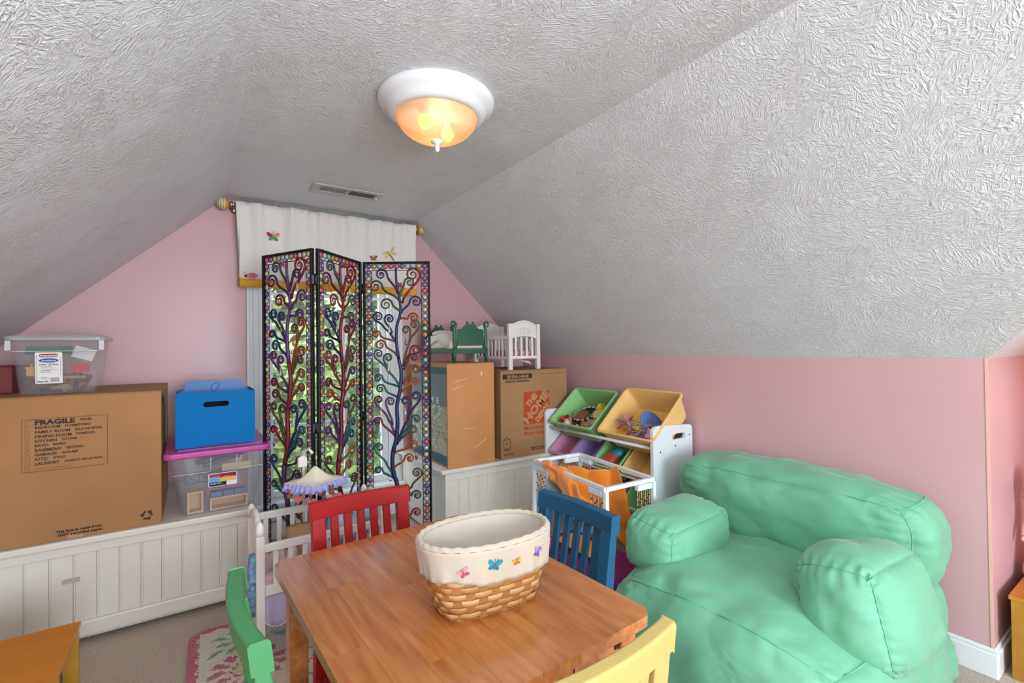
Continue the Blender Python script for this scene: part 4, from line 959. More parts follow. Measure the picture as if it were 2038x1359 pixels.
# mobile
mb = MB(); mb.tube([(-.03, .125, .3), (-.03, .125, .69), (-.028, .1, .725), (-.02, .06, .735), (-.01, .045, .72)], .006, 8)
mb.prism([(-.052, .655), (-.018, .655), (-.018, .69), (-.035, .703), (-.052, .69)], -.012, .012, Matrix.Translation((0, .125, 0)) @ Matrix.Rotation(R(90), 4, 'X')); mb.build('mobile_arm', cribw, t)
def canopy(u, v):
    a = 2*pi*u; sq = 1/max(abs(cos(a+.0)), abs(sin(a+.0)))
    r = .004+.086*v; rr = r*(1+(sq-1)*.75)
    return Vector((.0+rr*cos(a+.55)*1.0, .045+rr*sin(a+.55)*.8, .665-.055*v-.02*sin(pi*v)))
mb = MB(); mb.grid(canopy, 64, 8, closed_u=True); mo = mb.build('mobile_canopy', mat('cream_cloth', '#e6dfc6', .85), t, solid=.0015)
def ruff(u, v):
    p = canopy(u, 1); c = Vector((0, .045, 0)); d = (Vector((p.x, p.y, 0))-c).normalized(); return Vector((p.x, p.y, p.z-.03*v))+d*(.012*v+.006*sin(u*2*pi*26)*v)
mb = MB(); mb.grid(ruff, 208, 3, closed_u=True); mb.build('ruffle', mat('periwinkle_cloth', '#a9abe0', .85), mo, solid=.0012)
hp = mat('coral_felt', '#e77f80', .8); 
def heart(mb, c, s):
    P = []
    for k in range(20): a = 2*pi*k/20; P.append((c[0]+s*.065*16*sin(a)**3, c[2]+s*.065*(13*cos(a)-5*cos(2*a)-2*cos(3*a)-cos(4*a))))
    mb.prism(P, -.005, .005, Matrix.Translation((0, c[1], 0)) @ Matrix.Rotation(R(90), 4, 'X'))
for x, y, z in ((-.035, -.04, .545), (.075, .0, .54), (-.07, .02, .55), (.03, .1, .54)):
    mb = MB(); heart(mb, (x, y, z), .018); h_ = mb.build('felt_heart', hp, mo, bevel=.002)
    mb = MB(); mb.tube([(x, y, z+.012), (x, y, .62)], .0008, 4); mb.build('thread', lw, h_)
for x, y, z in ((.045, -.03, .57), (-.1, .03, .565)):
    mb = MB(); mb.ball((x, y, z), .012, 8); mb.ball((x, y, z+.017), .009, 8); mb.ball((x-.007, y, z+.026), .004, 6); mb.ball((x+.007, y, z+.026), .004, 6); mb.build('tiny_bear', mat('brown_felt', '#9a5a4a', .9), mo)

# soft toys and blankets inside the crib : things of their own
def lathe_thing(name, label, cat, prof, m, loc, rot=(0, 0, 0), n=16):
    mb = MB(); mb.lathe(prof, n); return single(name, label, cat, mb, m, loc, rot)
mb = MB(); mb.grid(lambda u, v: Vector((-.09+.18*u, -.06+.12*v, .035*sin(pi*u)**.5*sin(pi*v)**.5+.006*sin(20*u+9*v))), 14, 10)
single('tan_cushion', 'tan cushion propped at the left inside the crib with mobile', 'cushion', mb, mat('tan_cloth', '#b89468', .9), (.40, 2.10, .37), (1.1, 0, 0), solid=.02)
mb = MB(); mb.grid(lambda u, v: Vector((-.1+.2*u, -.07+.14*v, .03*sin(pi*u)**.5*sin(pi*v)**.5+.005*sin(17*u+12*v))), 14, 10)
bfl = mat('blue_star_cloth', '#c9dcea', .9, col2='#4a7fb0', cscale=18)
single('patterned_blanket', 'blue and white patterned doll blanket propped in the crib behind the red chair', 'blanket', mb, bfl, (.56, 2.09, .42), (1.15, 0, .05), solid=.02)
mb = MB(); mb.tube([(.0+.06*cos(a), 0, .06*sin(a)) for a in [k*pi/12 for k in range(13)]], .004, 6)
single('basket_handle', 'thin teal hoop handle curving above the crib rail', 'hoop', mb, mat('teal_wire', '#5f8a94', .5), (.50, 2.06, .43))
for i, (x, z, c) in enumerate(((.255, .335, '#e6c9c0'), (.305, .33, '#efe3e4'), (.36, .335, '#e3c4d0'), (.42, .33, '#d8cfe3'))):
    mb = MB(); mb.ball((0, 0, .04), .034, 12, (.75, .5, 1.3)); 
    o = single('doll_clothes', ['peach', 'white', 'rose', 'lavender'][i]+' bundle of doll clothes against the front slats of the crib', 'doll clothes', mb, mat('bundle_'+'abcd'[i], c, .9, bump=.5, bscale=60, col2='#f2ecee', cscale=30), (x, 1.965, z), (0, 0, i))
# a pale flowered pot lamp-like flower behind crib
t = thing('fabric_flower', 'white fabric lily with green stem standing behind the crib', 'artificial flower', (.385, 2.232, 0))
mb = MB(); mb.tube([(0, 0, 0), (0, 0, .3), (-.03, 0, .42), (-.02, 0, .5)], .0035, 6); mb.build('stem', mat('stem_green', '#6f9a4a', .6), t)
for k in range(6):
    a = k*pi/3; mb = MB(); mb.grid(lambda u, v: Vector((-.02+cos(a)*.034*u+(v-.5)*.022*-sin(a)*sin(pi*min(1, u+.15)), sin(a)*.022*u+(v-.5)*.02*cos(a)*sin(pi*min(1, u+.15)), .5+.028*u-.02*u*u)), 5, 3); mb.build('petal', lw, t, solid=.001)

# ================================================================= TOY ORGANIZER
t = thing('toy_organizer', 'white toy rack with tilted colored plastic bins against the pink knee wall', 'toy rack', (2.08, 2.05, 0), rotz=0)
ox, oy = 2.08, 2.05
ow = mat('organizer_white', '#e2e7e8', .4)
def side(y, hole_):
    # outline in (x, z): front low, rising to the back; hand slot near the top
    P = [(-.155, 0), (.165, 0), (.165, .70), (.155, .715), (.14, .72), (-.11, .735), (-.14, .73), (-.155, .715)]
    z0_, z1_, xa, xb = .652, .682, -.005, .105
    M_ = Matrix.Translation((0, y, 0)) @ Matrix.Rotation(R(90), 4, 'X')
    mb = MB(); th = .009
    mb.prism([(-.155, 0), (.165, 0), (.165, z0_), (-.155, z0_)], -th, th, M_)
    mb.prism([(-.155, z0_), (xa+.015, z0_)]+[(xa+.015-.015*cos(R(a)), (z0_+z1_)/2+.015*sin(R(a))) for a in range(-75, 90, 15)][0:11]+[(xa+.015, z1_), (-.155, z1_)], -th, th, M_)
    mb.prism([(xb-.015, z0_), (.165, z0_), (.165, z1_), (xb-.015, z1_)]+[(xb-.015+.015*cos(R(a)), (z0_+z1_)/2+.015*sin(R(a))) for a in range(75, -90, -15)], -th, th, M_)
    mb.prism([(-.155, z1_), (.165, z1_)]+P[2:], -th, th, M_)
    o = mb.build('side_panel', ow, t)
    mb = MB()
    for x, z in ((-.1, .6), (.02, .62), (.14, .665)): mb.cyl((x, y-.0095, z), (x, y-.0088, z), .005, 8)
    mb.build('screw_head', mat('screw_dark', '#4a4f50', .5), o)
side(-.44, 1); side(.44, 0)
RODS = []
for lv in range(4):
    zf = .617-lv*.178; zb_ = zf+.075
    for x, z in ((-.125, zf), (.06, zf-.004)):
        mb = MB(); mb.cyl((x, -.431, z), (x, .431, z), .009, 10); mb.build('dowel', ow, t)
binm = {'green': mat('bin_green', '#93c983', .4), 'yellow': mat('bin_yellow', '#ecc377', .4), 'pink': mat('bin_pink', '#d590ad', .4), 'purple': mat('bin_purple', '#9c86b8', .4)}
def tbin(cname, label, x, y, z, L_, Wd, D, tilt=43):
    b = thing('toy_bin', label, 'toy bin', (x, y, z), rot=(0, -R(tilt), 0), group='plastic bins on the toy rack')
    # local x along the slope from the front rim, y width, -z depth
    m_ = binm[cname]; n = 3
    def ring(k, off=0): s_ = 1-k*.12; s2 = 1-k*.14; return [(L_/2+(px_)*s_, py_*s2) for px_, py_ in rrect(-L_/2+off, -Wd/2+off, L_/2-off, Wd/2-off, .02, n)]
    vs = []; nr = len(ring(0)); K = 4; th = .003
    mb = MB()
    for j in range(K+1): vs += [(a, c, -D*j/K) for a, c in ring(j/K)]
    for j in range(K+1): vs += [(a, c, -(D-th)+(D-th)*j/K) for a, c in ring((K-j)/K, th)]
    fs = []
    for j in range(K): fs += [(j*nr+(i+1) % nr, j*nr+i, (j+1)*nr+i, (j+1)*nr+(i+1) % nr) for i in range(nr)]
    fs.append(tuple(reversed([K*nr+i for i in range(nr)])))
    o2 = (K+1)*nr
    fs.append(tuple(o2+i for i in range(nr)))
    for j in range(K): fs += [(o2+j*nr+(i+1) % nr, o2+j*nr+i, o2+(j+1)*nr+i, o2+(j+1)*nr+(i+1) % nr) for i in range(nr)]
    fs += [(i, (i+1) % nr, o2+K*nr+(i+1) % nr, o2+K*nr+i) for i in range(nr)]
    mb.add(vs, fs); mb.build('tub', m_, b)
    mb = MB(); A = rrect(-L_/2-.01, -Wd/2-.01, L_/2+.01, Wd/2+.01, .026, n); B_ = rrect(-L_/2+.001, -Wd/2+.001, L_/2-.001, Wd/2-.001, .02, n); q = len(A)
    vs = [(a+L_/2, c, z_) for z_ in (-.012, .002) for a, c in A]+[(a+L_/2, c, z_) for z_ in (-.012, .002) for a, c in B_]
    fs = []
    for i in range(q):
        j = (i+1) % q; fs += [(i, j, q+j, q+i), (q+i, q+j, 3*q+j, 3*q+i), (2*q+j, 2*q+i, 3*q+i, 3*q+j), (j, i, 2*q+i, 2*q+j)]
    mb.add(vs, fs); mb.build('rim', m_, b, bevel=.002, seg=1)
    return b, ROOTM[b.name]
gb, GM = tbin('green', 'big green toy bin, top left of the toy rack', 1.925, 2.25, .665, .30, .375, .15, 41)
yb_, YM = tbin('yellow', 'big yellow toy bin, top right of the toy rack', 1.915, 1.795, .668, .33, .385, .15, 42)
for i, (c, y) in enumerate((('pink', 2.36), ('purple', 2.16), ('green', 1.955), ('yellow', 1.735))):
    tbin(c, 'small %s toy bin in the second row of the toy rack' % c, 1.93, y, .468, .25, .185, .12, 40)
for i, (c, y) in enumerate((('yellow', 2.36), ('pink', 2.16), ('purple', 1.955), ('green', 1.735))):
    tbin(c, 'small %s toy bin in the third row of the toy rack' % c, 1.93, y, .285, .25, .185, .12, 40)
def inbin(BM, x, y, z, rot=(0, 0, 0)):
    M_ = BM @ Matrix.Translation((x, y, z)) @ Matrix.Rotation(rot[2], 4, 'Z') @ Matrix.Rotation(rot[1], 4, 'Y') @ Matrix.Rotation(rot[0], 4, 'X'); return M_
def toy(name, label, mb, m, M_, bevel=0, group=None, cat='toy food', mats=None):
    o = mb.build(name, m, None, bevel=bevel, mats=mats); o.matrix_world = M_ @ Matrix.Diagonal((1.25, 1.25, 1.25, 1)); return tag(o, label, cat, group)
choc = mat('toy_chocolate', '#4a2a1e', .4); cookie = mat('toy_cookie', '#8a5a3c', .6); blackp = vcol('black_white_print', .4)
# green bin: play food
mb = MB(); mb.lathe([(.03, .0), (.05, -.012), (.072, -.004), (.078, .008), (.06, .018), (.04, .012), (.03, 0)], 32)
o = toy('patterned_ring', 'black ring with white circles leaning in the green bin', mb, mat('black_toy', '#1b1b1d', .4), inbin(GM, .15, .02, -.09, (0, .25, 0)))
M0 = ROOTM['toy_bin'] if 'toy_bin' in ROOTM else GM
for k in range(14):
    a = 2*pi*k/14; mb = MB(); mb.tube([(.062*cos(a)+.008*cos(b_), .062*sin(a)+.008*sin(b_), .019) for b_ in [q*pi/3 for q in range(6)]], .0018, 4, closed=True); mb.build('white_circle', lw, o)
mb = MB(); mb.box((-.028, -.028, -.012), (.028, .028, -.004)); mb.box((-.03, -.03, -.004), (.03, .03, .006)); mb.box((-.028, -.028, .006), (.028, .028, .012))
for a in (-.014, .014):
    pass
toy('toy_biscuit', 'square brown toy chocolate biscuit lying on the black ring', mb, cookie, inbin(GM, .125, .025, -.055, (0, .1, .1)), bevel=.003)
mb = MB(); mb.cyl((0, 0, -.014), (0, 0, .014), .033, 20); toy('toy_bread', 'round pale yellow toy cake in the green bin', mb, mat('toy_cream', '#d9c48a', .5), inbin(GM, .16, -.095, -.07, (.2, .1, 0)), bevel=.006)
mb = MB(); mb.box((-.02, -.02, -.02), (.02, .02, .02)); toy('toy_block', 'bright yellow toy block at the back of the green bin', mb, mat('toy_yellow2', '#e6cf3c', .4), inbin(GM, .225, -.06, -.085, (.2, 0, .3)), bevel=.003)
mb = MB(); mb.tube([(-.03, 0, 0), (-.01, .01, .01), (.02, .012, .01), (.035, 0, 0)], [.006, .013, .013, .005], 8); toy('toy_banana', 'yellow and brown toy banana in the green bin', mb, mat('toy_banana', '#d9b52c', .4, col2='#6b3a22', cscale=25), inbin(GM, .23, -.115, -.07, (0, 0, .8)))
mb = MB(); mb.tube([(-.05, 0, 0), (-.03, 0, 0), (0, 0, 0), (.04, 0, 0), (.055, 0, 0)], [.008, .02, .024, .018, .006], 12); toy('toy_cone', 'white spotted toy ice cream at the front of the green bin', mb, mat('toy_spotted', '#eeeae4', .4, col2='#b03030', cscale=22), inbin(GM, .055, .10, -.055, (0, 0, .5)))
for i, (a, b_, z_, c) in enumerate(((.045, .14, -.035, 'red'), (.065, .125, -.03, 'red'), (.075, .10, -.03, 'brown'), (.05, .118, -.02, 'red'), (.07, .075, -.035, 'orange'))):
    mb = MB(); mb.ball((0, 0, 0), .012, 10); toy('toy_berry', 'small %s toy berry on the spotted toy in the green bin' % c if c != 'red' else 'small red toy berry on the spotted toy in the green bin', mb, mat('berry_'+c, {'red': '#c0202a', 'brown': '#4a1a14', 'orange': '#c8642a'}[c], .25), inbin(GM, a, b_, z_), group='toy berries in the green bin')
mb = MB(); mb.bar((-.04, 0, 0), (.04, 0, 0), .014, .006); toy('toy_stick', 'pale wooden stick in the green bin', mb, mat('toy_pale', '#d6cf9a', .5), inbin(GM, .07, .03, -.07, (0, .2, .7)), bevel=.002)
mb = MB(); mb.lathe([(.001, -.012), (.024, -.01), (.026, 0), (.018, .012), (.001, .016)], 14); toy('toy_tomato', 'orange red toy bun at the front of the green bin', mb, mat('toy_tomato', '#c4552c', .35, col2='#d98a4a', cscale=20), inbin(GM, .075, -.03, -.075, (.4, 0, 0)))
mb = MB(); mb.box((-.025, -.02, -.012), (.025, .02, .012)); toy('toy_cake', 'brown and white toy cake slice at the front of the green bin', mb, mat('toy_slice', '#8a6a52', .5, col2='#e8ddd0', cscale=30), inbin(GM, .085, -.08, -.07, (.3, .3, .4)), bevel=.004)
# yellow bin: cutlery and plate
mb = MB(); mb.lathe([(.001, -.004), (.05, -.002), (.062, .002), (.078, .012), (.082, .013), (.08, .017), (.06, .006), (.001, .001)], 32)
toy('toy_plate', 'blue toy plate standing among cutlery in the yellow bin', mb, mat('toy_blue', '#5a7db4', .35), inbin(YM, .14, -.06, -.075, (1.2, -.2, .5)) @ Matrix.Diagonal((.85, .85, .85, 1)), cat='toy plate')
tc_ = [('#b98ac4', 'lilac'), ('#d95a7a', 'pink'), ('#e8cf5a', 'yellow'), ('#8fa8d0', 'light blue'), ('#e3b0c8', 'rose'), ('#c23a4a', 'red'), ('#e6cf9a', 'cream'), ('#7a5ab0', 'purple')]
for i in range(32):
    c, cn = tc_[i % 8]; rr = random.Random(i*7+1)
    mb = MB(); mb.tube([(-.05, 0, 0), (0, 0, .002), (.02, 0, 0)], [.003, .0035, .004], 6); mb.box((.018, -.009, -.001), (.03, .009, .002))
    for q in (-.007, 0, .007): mb.bar((.03, q, 0), (.052, q, .002), .0035, .002)
    toy('toy_fork', '%s toy fork in the heap in the yellow bin' % cn, mb, mat('fork_'+'abcdefgh'[i % 8], c, .35), inbin(YM, .075+rr.uniform(0, .09), .10-rr.uniform(0, .2), -.105+.0022*i, (rr.uniform(-.4, .4), rr.uniform(-.3, .3), rr.uniform(0, 6.28))), group='toy cutlery in the yellow bin: '+cn, cat='toy cutlery')
mb = MB(); mb.box((-.03, -.02, -.008), (.03, .02, .008)); toy('toy_card', 'pink and white toy packet at the front right of the yellow bin', mb, mat('toy_packet', '#e0b8cc', .5, col2='#d04a7a', cscale=14), inbin(YM, .07, -.11, -.06, (.5, .2, .4)), bevel=.002, cat='toy packet')
mb = MB(); mb.box((-.03, -.012, -.01), (.03, .012, .01)); toy('toy_block', 'yellow toy block standing at the back of the heap in the yellow bin', mb, mat('toy_yellow2'), inbin(YM, .12, .05, -.1, (.3, -.8, .2)), bevel=.002, cat='toy block')
# second row contents
mb = MB(); mb.box((-.035, -.03, -.02), (.035, .03, .02)); toy('toy_case', 'red toy case in the small green bin of the second row', mb, mat('toy_red2', '#c8504a', .4), Matrix.Translation((1.985, 1.965, .485)) @ Matrix.Rotation(-.6, 4, 'Y'), bevel=.008, cat='toy case')
mb = MB(); mb.lathe([(.001, -.015), (.03, -.015), (.033, 0), (.03, .015), (.001, .017)], 20); toy('toy_tin', 'teal round toy tin behind the red toy case', mb, mat('toy_teal', '#2a8f9c', .3), Matrix.Translation((2.04, 1.95, .53)) @ Matrix.Rotation(-.6, 4, 'Y'), cat='toy tin')
mb = MB(); mb.box((-.05, -.07, 0), (.05, .07, .03)); single('red_book', 'dark red striped box on the lowest row of the toy rack', 'box', mb, mat('dark_red_stripe', '#6b1f2a', .5, col2='#8a4a4a', cscale=10), (1.99, 1.75, .16), (0, 0, 0), bevel=.003)

# ================================================================= DOLL CANOPY BED
cw_ = mat('canopy_white', '#e4ebee', .35)
C4 = {'fl': (1.41, 1.915), 'fr': (1.355, 1.365), 'bl': (1.69, 1.89), 'br': (1.625, 1.355)}
t = thing('doll_canopy_bed', 'white four post doll canopy bed with beaded corners between blue chair and toy rack', 'doll bed', (1.52, 1.62, 0))
cx0, cy0 = 1.52, 1.62; ZT = .578
P_ = {k: Vector((a-cx0, b-cy0, 0)) for k, (a, b) in C4.items()}
for k, p in P_.items():
    foot = p*1.03; mb = MB(); mb.bar((foot.x, foot.y, 0), (p.x, p.y, ZT-.008), .018, .018, up=(0, 1, 0)); mb.build('post', cw_, t, bevel=.002)
for a, b in (('fl', 'fr'), ('bl', 'br'), ('fl', 'bl'), ('fr', 'br')):
    mb = MB(); mb.bar(P_[a]+Vector((0, 0, ZT)), P_[b]+Vector((0, 0, ZT)), .017, .017); mb.build('top_rail', cw_, t, bevel=.002)
    mb = MB(); mb.bar(P_[a]*1.02+Vector((0, 0, .12)), P_[b]*1.02+Vector((0, 0, .12)), .014, .03); mb.build('bottom_rail', cw_, t, bevel=.002)
gold = mat('gold_bead', '#d6a440', .3, metal=.3); rbead = mat('garnet_bead', '#7e2430', .2); whb = mat('pearl_bead', '#e7ddc8', .3)
def beadset(a, b, sgn=1):
    A, B = P_[a], P_[b]; d = (B-A).normalized()
    mb = MB(); mb.bar(A+d*.015+Vector((0, 0, ZT-.022)), A+d*.10+Vector((0, 0, ZT-.022)), .022, .024); br = mb.build('bead_bracket', cw_, t, bevel=.002)
    for q in range(7):
        p = A+d*(.024+.0115*q); mb = MB(); L_ = .15+.01*((q*3) % 4)
        for j in range(int(L_/.006)): mb.cur = 0 if q % 2 else 1; mb.ball((p.x, p.y, ZT-.037-.006*j), .0024, 5)
        for j in range(3): mb.cur = 2; mb.ball((p.x+.001, p.y, ZT-.06-.04*j-.012*(q % 3)), .0045, 6)
        mb.build('bead_strand', None, br, mats=[gold, whb, rbead])
for a, b in (('fl', 'fr'), ('fr', 'fl'), ('bl', 'fl'), ('br', 'fr'), ('bl', 'br')): beadset(a, b)
magm = mat('magenta_fur', '#a32378', .85, col2='#6a1450', cscale=50, bump=.8, bscale=120)
mb = MB(); mb.box((-.128, -.27, .135), (.128, .27, .2)); ob = mb.build('mattress', magm, t, bevel=.015, seg=3)
mb = MB()
for q in range(12): mb.box((-.165+.0, -.27+.045*q+.004, .06), (-.160, -.27+.045*(q+1)-.004, .125))
mb.build('lilac_trim', mat('lilac_print', '#cfc3df', .7, col2='#8f78b4', cscale=50), t)
# pillow and orange fabrics are separate things
orm = mat('orange_satin', '#ee8a1c', .4, sheen=.3, col2='#e07a10', cscale=4)
mb = MB(); mb.grid(lambda u, v: Vector((-.05+.1*u, -.12+.24*v, .05*(sin(pi*u)**.6)*(sin(pi*v)**.6))), 14, 16)
mb.grid(lambda u, v: Vector((-.05+.1*u, -.12+.24*v, -.02*(sin(pi*u)**.6)*(sin(pi*v)**.6))), 14, 16, flip=True)
single('doll_pillow', 'fluffy orange pillow on the magenta mattress of the canopy bed', 'pillow', mb, mat('orange_fur', '#e8952f', .9, bump=.8, bscale=150), (1.46, 1.64, .235), (0, .1, 0))
osh = mat('orange_sheer', '#f08a1a', .45, sheen=.4)
from mathutils import noise
def cloth(name, label, pts, loc, fold=.006, m=osh, n=14):
    """a draped sheet through a coarse net of points (rows x cols)"""
    Rw, Cc = len(pts), len(pts[0])
    def ev(u, v):
        a = v*(Rw-1); b = u*(Cc-1); i, j = min(int(a), Rw-2), min(int(b), Cc-2); fa, fb = a-i, b-j
        fa = fa*fa*(3-2*fa)*.5+fa*.5; fb = fb*fb*(3-2*fb)*.5+fb*.5
        q = [Vector(pts[i+di][j+dj]) for di in (0, 1) for dj in (0, 1)]
        p = q[0]*(1-fa)*(1-fb)+q[1]*(1-fa)*fb+q[2]*fa*(1-fb)+q[3]*fa*fb
        nz = noise.noise_vector(Vector((u*3.2+loc[0]*9, v*3.2, 0)))*.022+noise.noise_vector(Vector((u*8+v*5, v*2.5, 3)))*.012
        return p-Vector(loc)+nz
    mb = MB(); mb.grid(ev, n*2, n*2); o = single(name, label, 'fabric', mb, m, loc); md = o.modifiers.new('sm', 'SMOOTH'); md.iterations = 5; md = o.modifiers.new('s', 'SOLIDIFY'); md.thickness = .0025; return o
cloth('orange_scarf', 'bright orange cloth knotted over the front rail of the canopy bed',
      [[(1.40, 1.83, .60), (1.40, 1.76, .61), (1.40, 1.68, .60), (1.40, 1.60, .575)],
       [(1.37, 1.80, .585), (1.365, 1.70, .585), (1.36, 1.60, .57), (1.36, 1.52, .545)],
       [(1.37, 1.72, .53), (1.35, 1.62, .50), (1.35, 1.54, .47), (1.36, 1.50, .49)],
       [(1.37, 1.60, .46), (1.36, 1.53, .43), (1.36, 1.48, .40), (1.37, 1.47, .44)]], (1.38, 1.62, .5), .004)
cloth('orange_drape', 'orange cloth drape stretched inside the canopy bed and hanging down its right end',
      [[(1.50, 1.75, .585), (1.52, 1.65, .575), (1.55, 1.55, .59), (1.57, 1.50, .612)],
       [(1.48, 1.73, .53), (1.52, 1.63, .50), (1.56, 1.54, .47), (1.60, 1.47, .46)],
       [(1.46, 1.70, .50), (1.54, 1.60, .42), (1.60, 1.52, .34), (1.64, 1.46, .32)],
       [(1.50, 1.64, .42), (1.58, 1.56, .30), (1.63, 1.50, .22), (1.67, 1.46, .2)]], (1.55, 1.6, .45), .003)
mb = MB(); mb.box((-.13, -.14, 0), (.13, .14, .1))
single('magenta_cushion', 'dark magenta furry cushion on the floor below the toy rack', 'cushion', mb, mat('magenta_dark', '#6e0f45', .9, col2='#a02a6a', cscale=30, bump=.8, bscale=100), (1.84, 1.52, .0), bevel=.03)

# ================================================================= RUG
rugm = vcol('hooked_rug', .95, bump=1, bscale=500, sheen=.3)
rw_, rh_ = 1.5, 1.0
def rugfn(u, v):
    x, y = u*rw_, (1-v)*rh_          # x from the left edge, y from the far edge
    r = (sin(x*811+y*377)*9137.1) % 1; jx = x+.006*sin(y*90+r*3); jy = y+.006*sin(x*80)
    if (x < .06 and y < .06 and (x-.06)**2+(y-.06)**2 > .0036): return None
    if jx < .032 or jy < .026: return ('#c9536b', '#c0475f', '#d36a7e')[int(r*3)]
    cream_ = ('#e4dbc2', '#dcd2b6', '#e9e1cc')[int(r*3)]
    def leaf(cx, cy, a, l, w_):
        dx, dy = jx-cx, jy-cy; p = dx*cos(a)+dy*sin(a); q = -dx*sin(a)+dy*cos(a); return abs(p) < l and abs(q) < w_*(1-abs(p)/l)
    for cx, cy, a in ((.10, .11, .2), (.16, .08, .0), (.22, .07, 1.3), (.12, .155, -.25), (.17, .19, 2.4), (.23, .14, .15), (.145, .20, 2.2), (.09, .205, 2.6), (.29, .10, .6)):
        if leaf(cx, cy, a, .036, .013): return ('#7a9a58', '#8aa868')[int(r*2)]
    # daisy
    fx, fy = .19, .345; d = math.hypot(jx-fx, (jy-fy)); th = math.atan2(jy-fy, jx-fx)
    if d < .052: return ('#e2cf8e', '#d8c27a', '#ecdfae')[int(r*3)]
    if d < .058: return '#b5525a'
    if .068 < d < .125:
        k = th/(2*pi/13); k -= math.floor(k); w_ = .34*sin(pi*(d-.066)/.064)
        if abs(k-.5) < w_: return ('#c4506a', '#d0768a')[int(r*2)]
    # looping rose outlines further right
    for cx, cy, rr in ((.42, .30, .06), (.47, .40, .07), (.40, .47, .05), (.52, .30, .055), (.62, .5, .08)):
        dd = abs(math.hypot((jx-cx)*1.0, jy-cy)-rr)
        if dd < .0045 and r > .2: return '#bf5f6b'
    # dusty blue waves near the crib
    if jy < .21 and jx > .28:
        if sin(jy*95+6*sin(jx*9)+2*r) > .1: return ('#8fa7a8', '#7f9a9c', '#a5b8b2')[int(r*3)]
    if .52 < jx < .66 and jy > .32: return ('#9fb389', '#b4c39c', '#8aa276')[int(r*3)]
    return cream_
t = thing('floor_rug', 'hooked rug with pink border, daisies and green leaves under the table', 'rug', (0, 0, 0))
M_ = Matrix.Translation((-.02, 2.315, .012)) @ Matrix.Rotation(R(-1.5), 4, 'Z') @ Matrix.Translation((0, -rh_, 0))
o = colgrid('rug_pile', rugm, t, 0, 0, rw_, rh_, 250, 167, rugfn, M_)
mb = MB(); mb.prism([(a, b) for a, b in rrect(.0, .0, rw_, rh_, .055)], -.012, -.0008, M_); mb.build('rug_backing', mat('rug_backing_pink', '#c0506a', .95), t)

# ================================================================= TABLE
wd = bpy.data.materials.new('honey_wood'); wd.use_nodes = True; nt = wd.node_tree; N = nt.nodes; L = nt.links; b = N['Principled BSDF']
b.inputs['Roughness'].default_value = .27; b.inputs['Coat Weight'].default_value = 1; b.inputs['Coat Roughness'].default_value = .2
tc = N.new('ShaderNodeTexCoord'); mp = N.new('ShaderNodeMapping'); L.new(tc.outputs['Object'], mp.inputs[0]); mp.inputs['Scale'].default_value = (22, 2.2, 22)
oi = N.new('ShaderNodeObjectInfo'); n_ = N.new('ShaderNodeTexNoise'); n_.noise_dimensions = '4D'; n_.inputs['Scale'].default_value = 2.2; n_.inputs['Detail'].default_value = 7; n_.inputs['Distortion'].default_value = .7
mu = N.new('ShaderNodeMath'); mu.operation = 'MULTIPLY'; mu.inputs[1].default_value = 40; L.new(oi.outputs['Random'], mu.inputs[0]); L.new(mu.outputs[0], n_.inputs['W']); L.new(mp.outputs[0], n_.inputs['Vector'])
rp = N.new('ShaderNodeValToRGB'); L.new(n_.outputs[0], rp.inputs[0]); e0, e1 = rp.color_ramp.elements; e0.position = .3; e1.position = .7; e0.color = hx('#a4561f'); e1.color = hx('#c98240')
hs = N.new('ShaderNodeHueSaturation'); mr = N.new('ShaderNodeMapRange'); mr.inputs[3].default_value = .88; mr.inputs[4].default_value = 1.12; L.new(oi.outputs['Random'], mr.inputs[0]); L.new(mr.outputs[0], hs.inputs['Value'])
L.new(rp.outputs[0], hs.inputs['Color']); L.new(hs.outputs[0], b.inputs['Base Color'])
TL, TW, TZ = .80, .625, .56
t = thing('play_table', 'low honey brown wooden play table with rounded corners', 'table', (.5105, 1.0885, 0), rotz=R(3))
TO = (.5105, 1.0885)
def cut_board(xa, xb, ya, yb):
    """one board of the glued top, clipped to the rounded outline"""
    bm = bmesh.new(); P = rrect(-TW/2, -TL/2, TW/2, TL/2, .035, 6)
    vs = [bm.verts.new((x, y, TZ-.024)) for x, y in P]; f = bm.faces.new(vs)
    r = bmesh.ops.extrude_face_region(bm, geom=[f]); bmesh.ops.translate(bm, vec=(0, 0, .024), verts=[v for v in r['geom'] if isinstance(v, bmesh.types.BMVert)])
    for co, no in (((xa+.0002, 0, 0), (-1, 0, 0)), ((xb-.0002, 0, 0), (1, 0, 0)), ((0, ya+.0002, 0), (0, -1, 0)), ((0, yb-.0002, 0), (0, 1, 0))):
        r = bmesh.ops.bisect_plane(bm, geom=bm.verts[:]+bm.edges[:]+bm.faces[:], plane_co=co, plane_no=no, clear_outer=True)
        ed = [e for e in r['geom_cut'] if isinstance(e, bmesh.types.BMEdge)]
        if ed: bmesh.ops.edgeloop_fill(bm, edges=ed)
    bmesh.ops.recalc_face_normals(bm, faces=bm.faces[:])
    me = bpy.data.meshes.new('board'); bm.to_mesh(me); bm.free(); me.materials.append(wd)
    o = bpy.data.objects.new('board', me); COL.objects.link(o); o.parent = t; return o
cuts = [-.32, -.235, -.165, -.085, -.01, .07, .155, .235, .32]
rnd = random.Random(5)
for i in range(8):
    joints = [-.41, [-.12, .15, -.25, .05, -.18, .22, -.05, .12][i], .41]
    for a, b_ in zip(joints, joints[1:]): cut_board(cuts[i], cuts[i+1], a, b_)
for sx_ in (-1, 1):
    for sy_ in (-1, 1):
        mb = MB(); x, y = sx_*(TW/2-.052), sy_*(TL/2-.052); mb.box((x-.024, y-.024, 0), (x+.024, y+.024, TZ-.0245)); mb.build('leg', wd, t, bevel=.004)
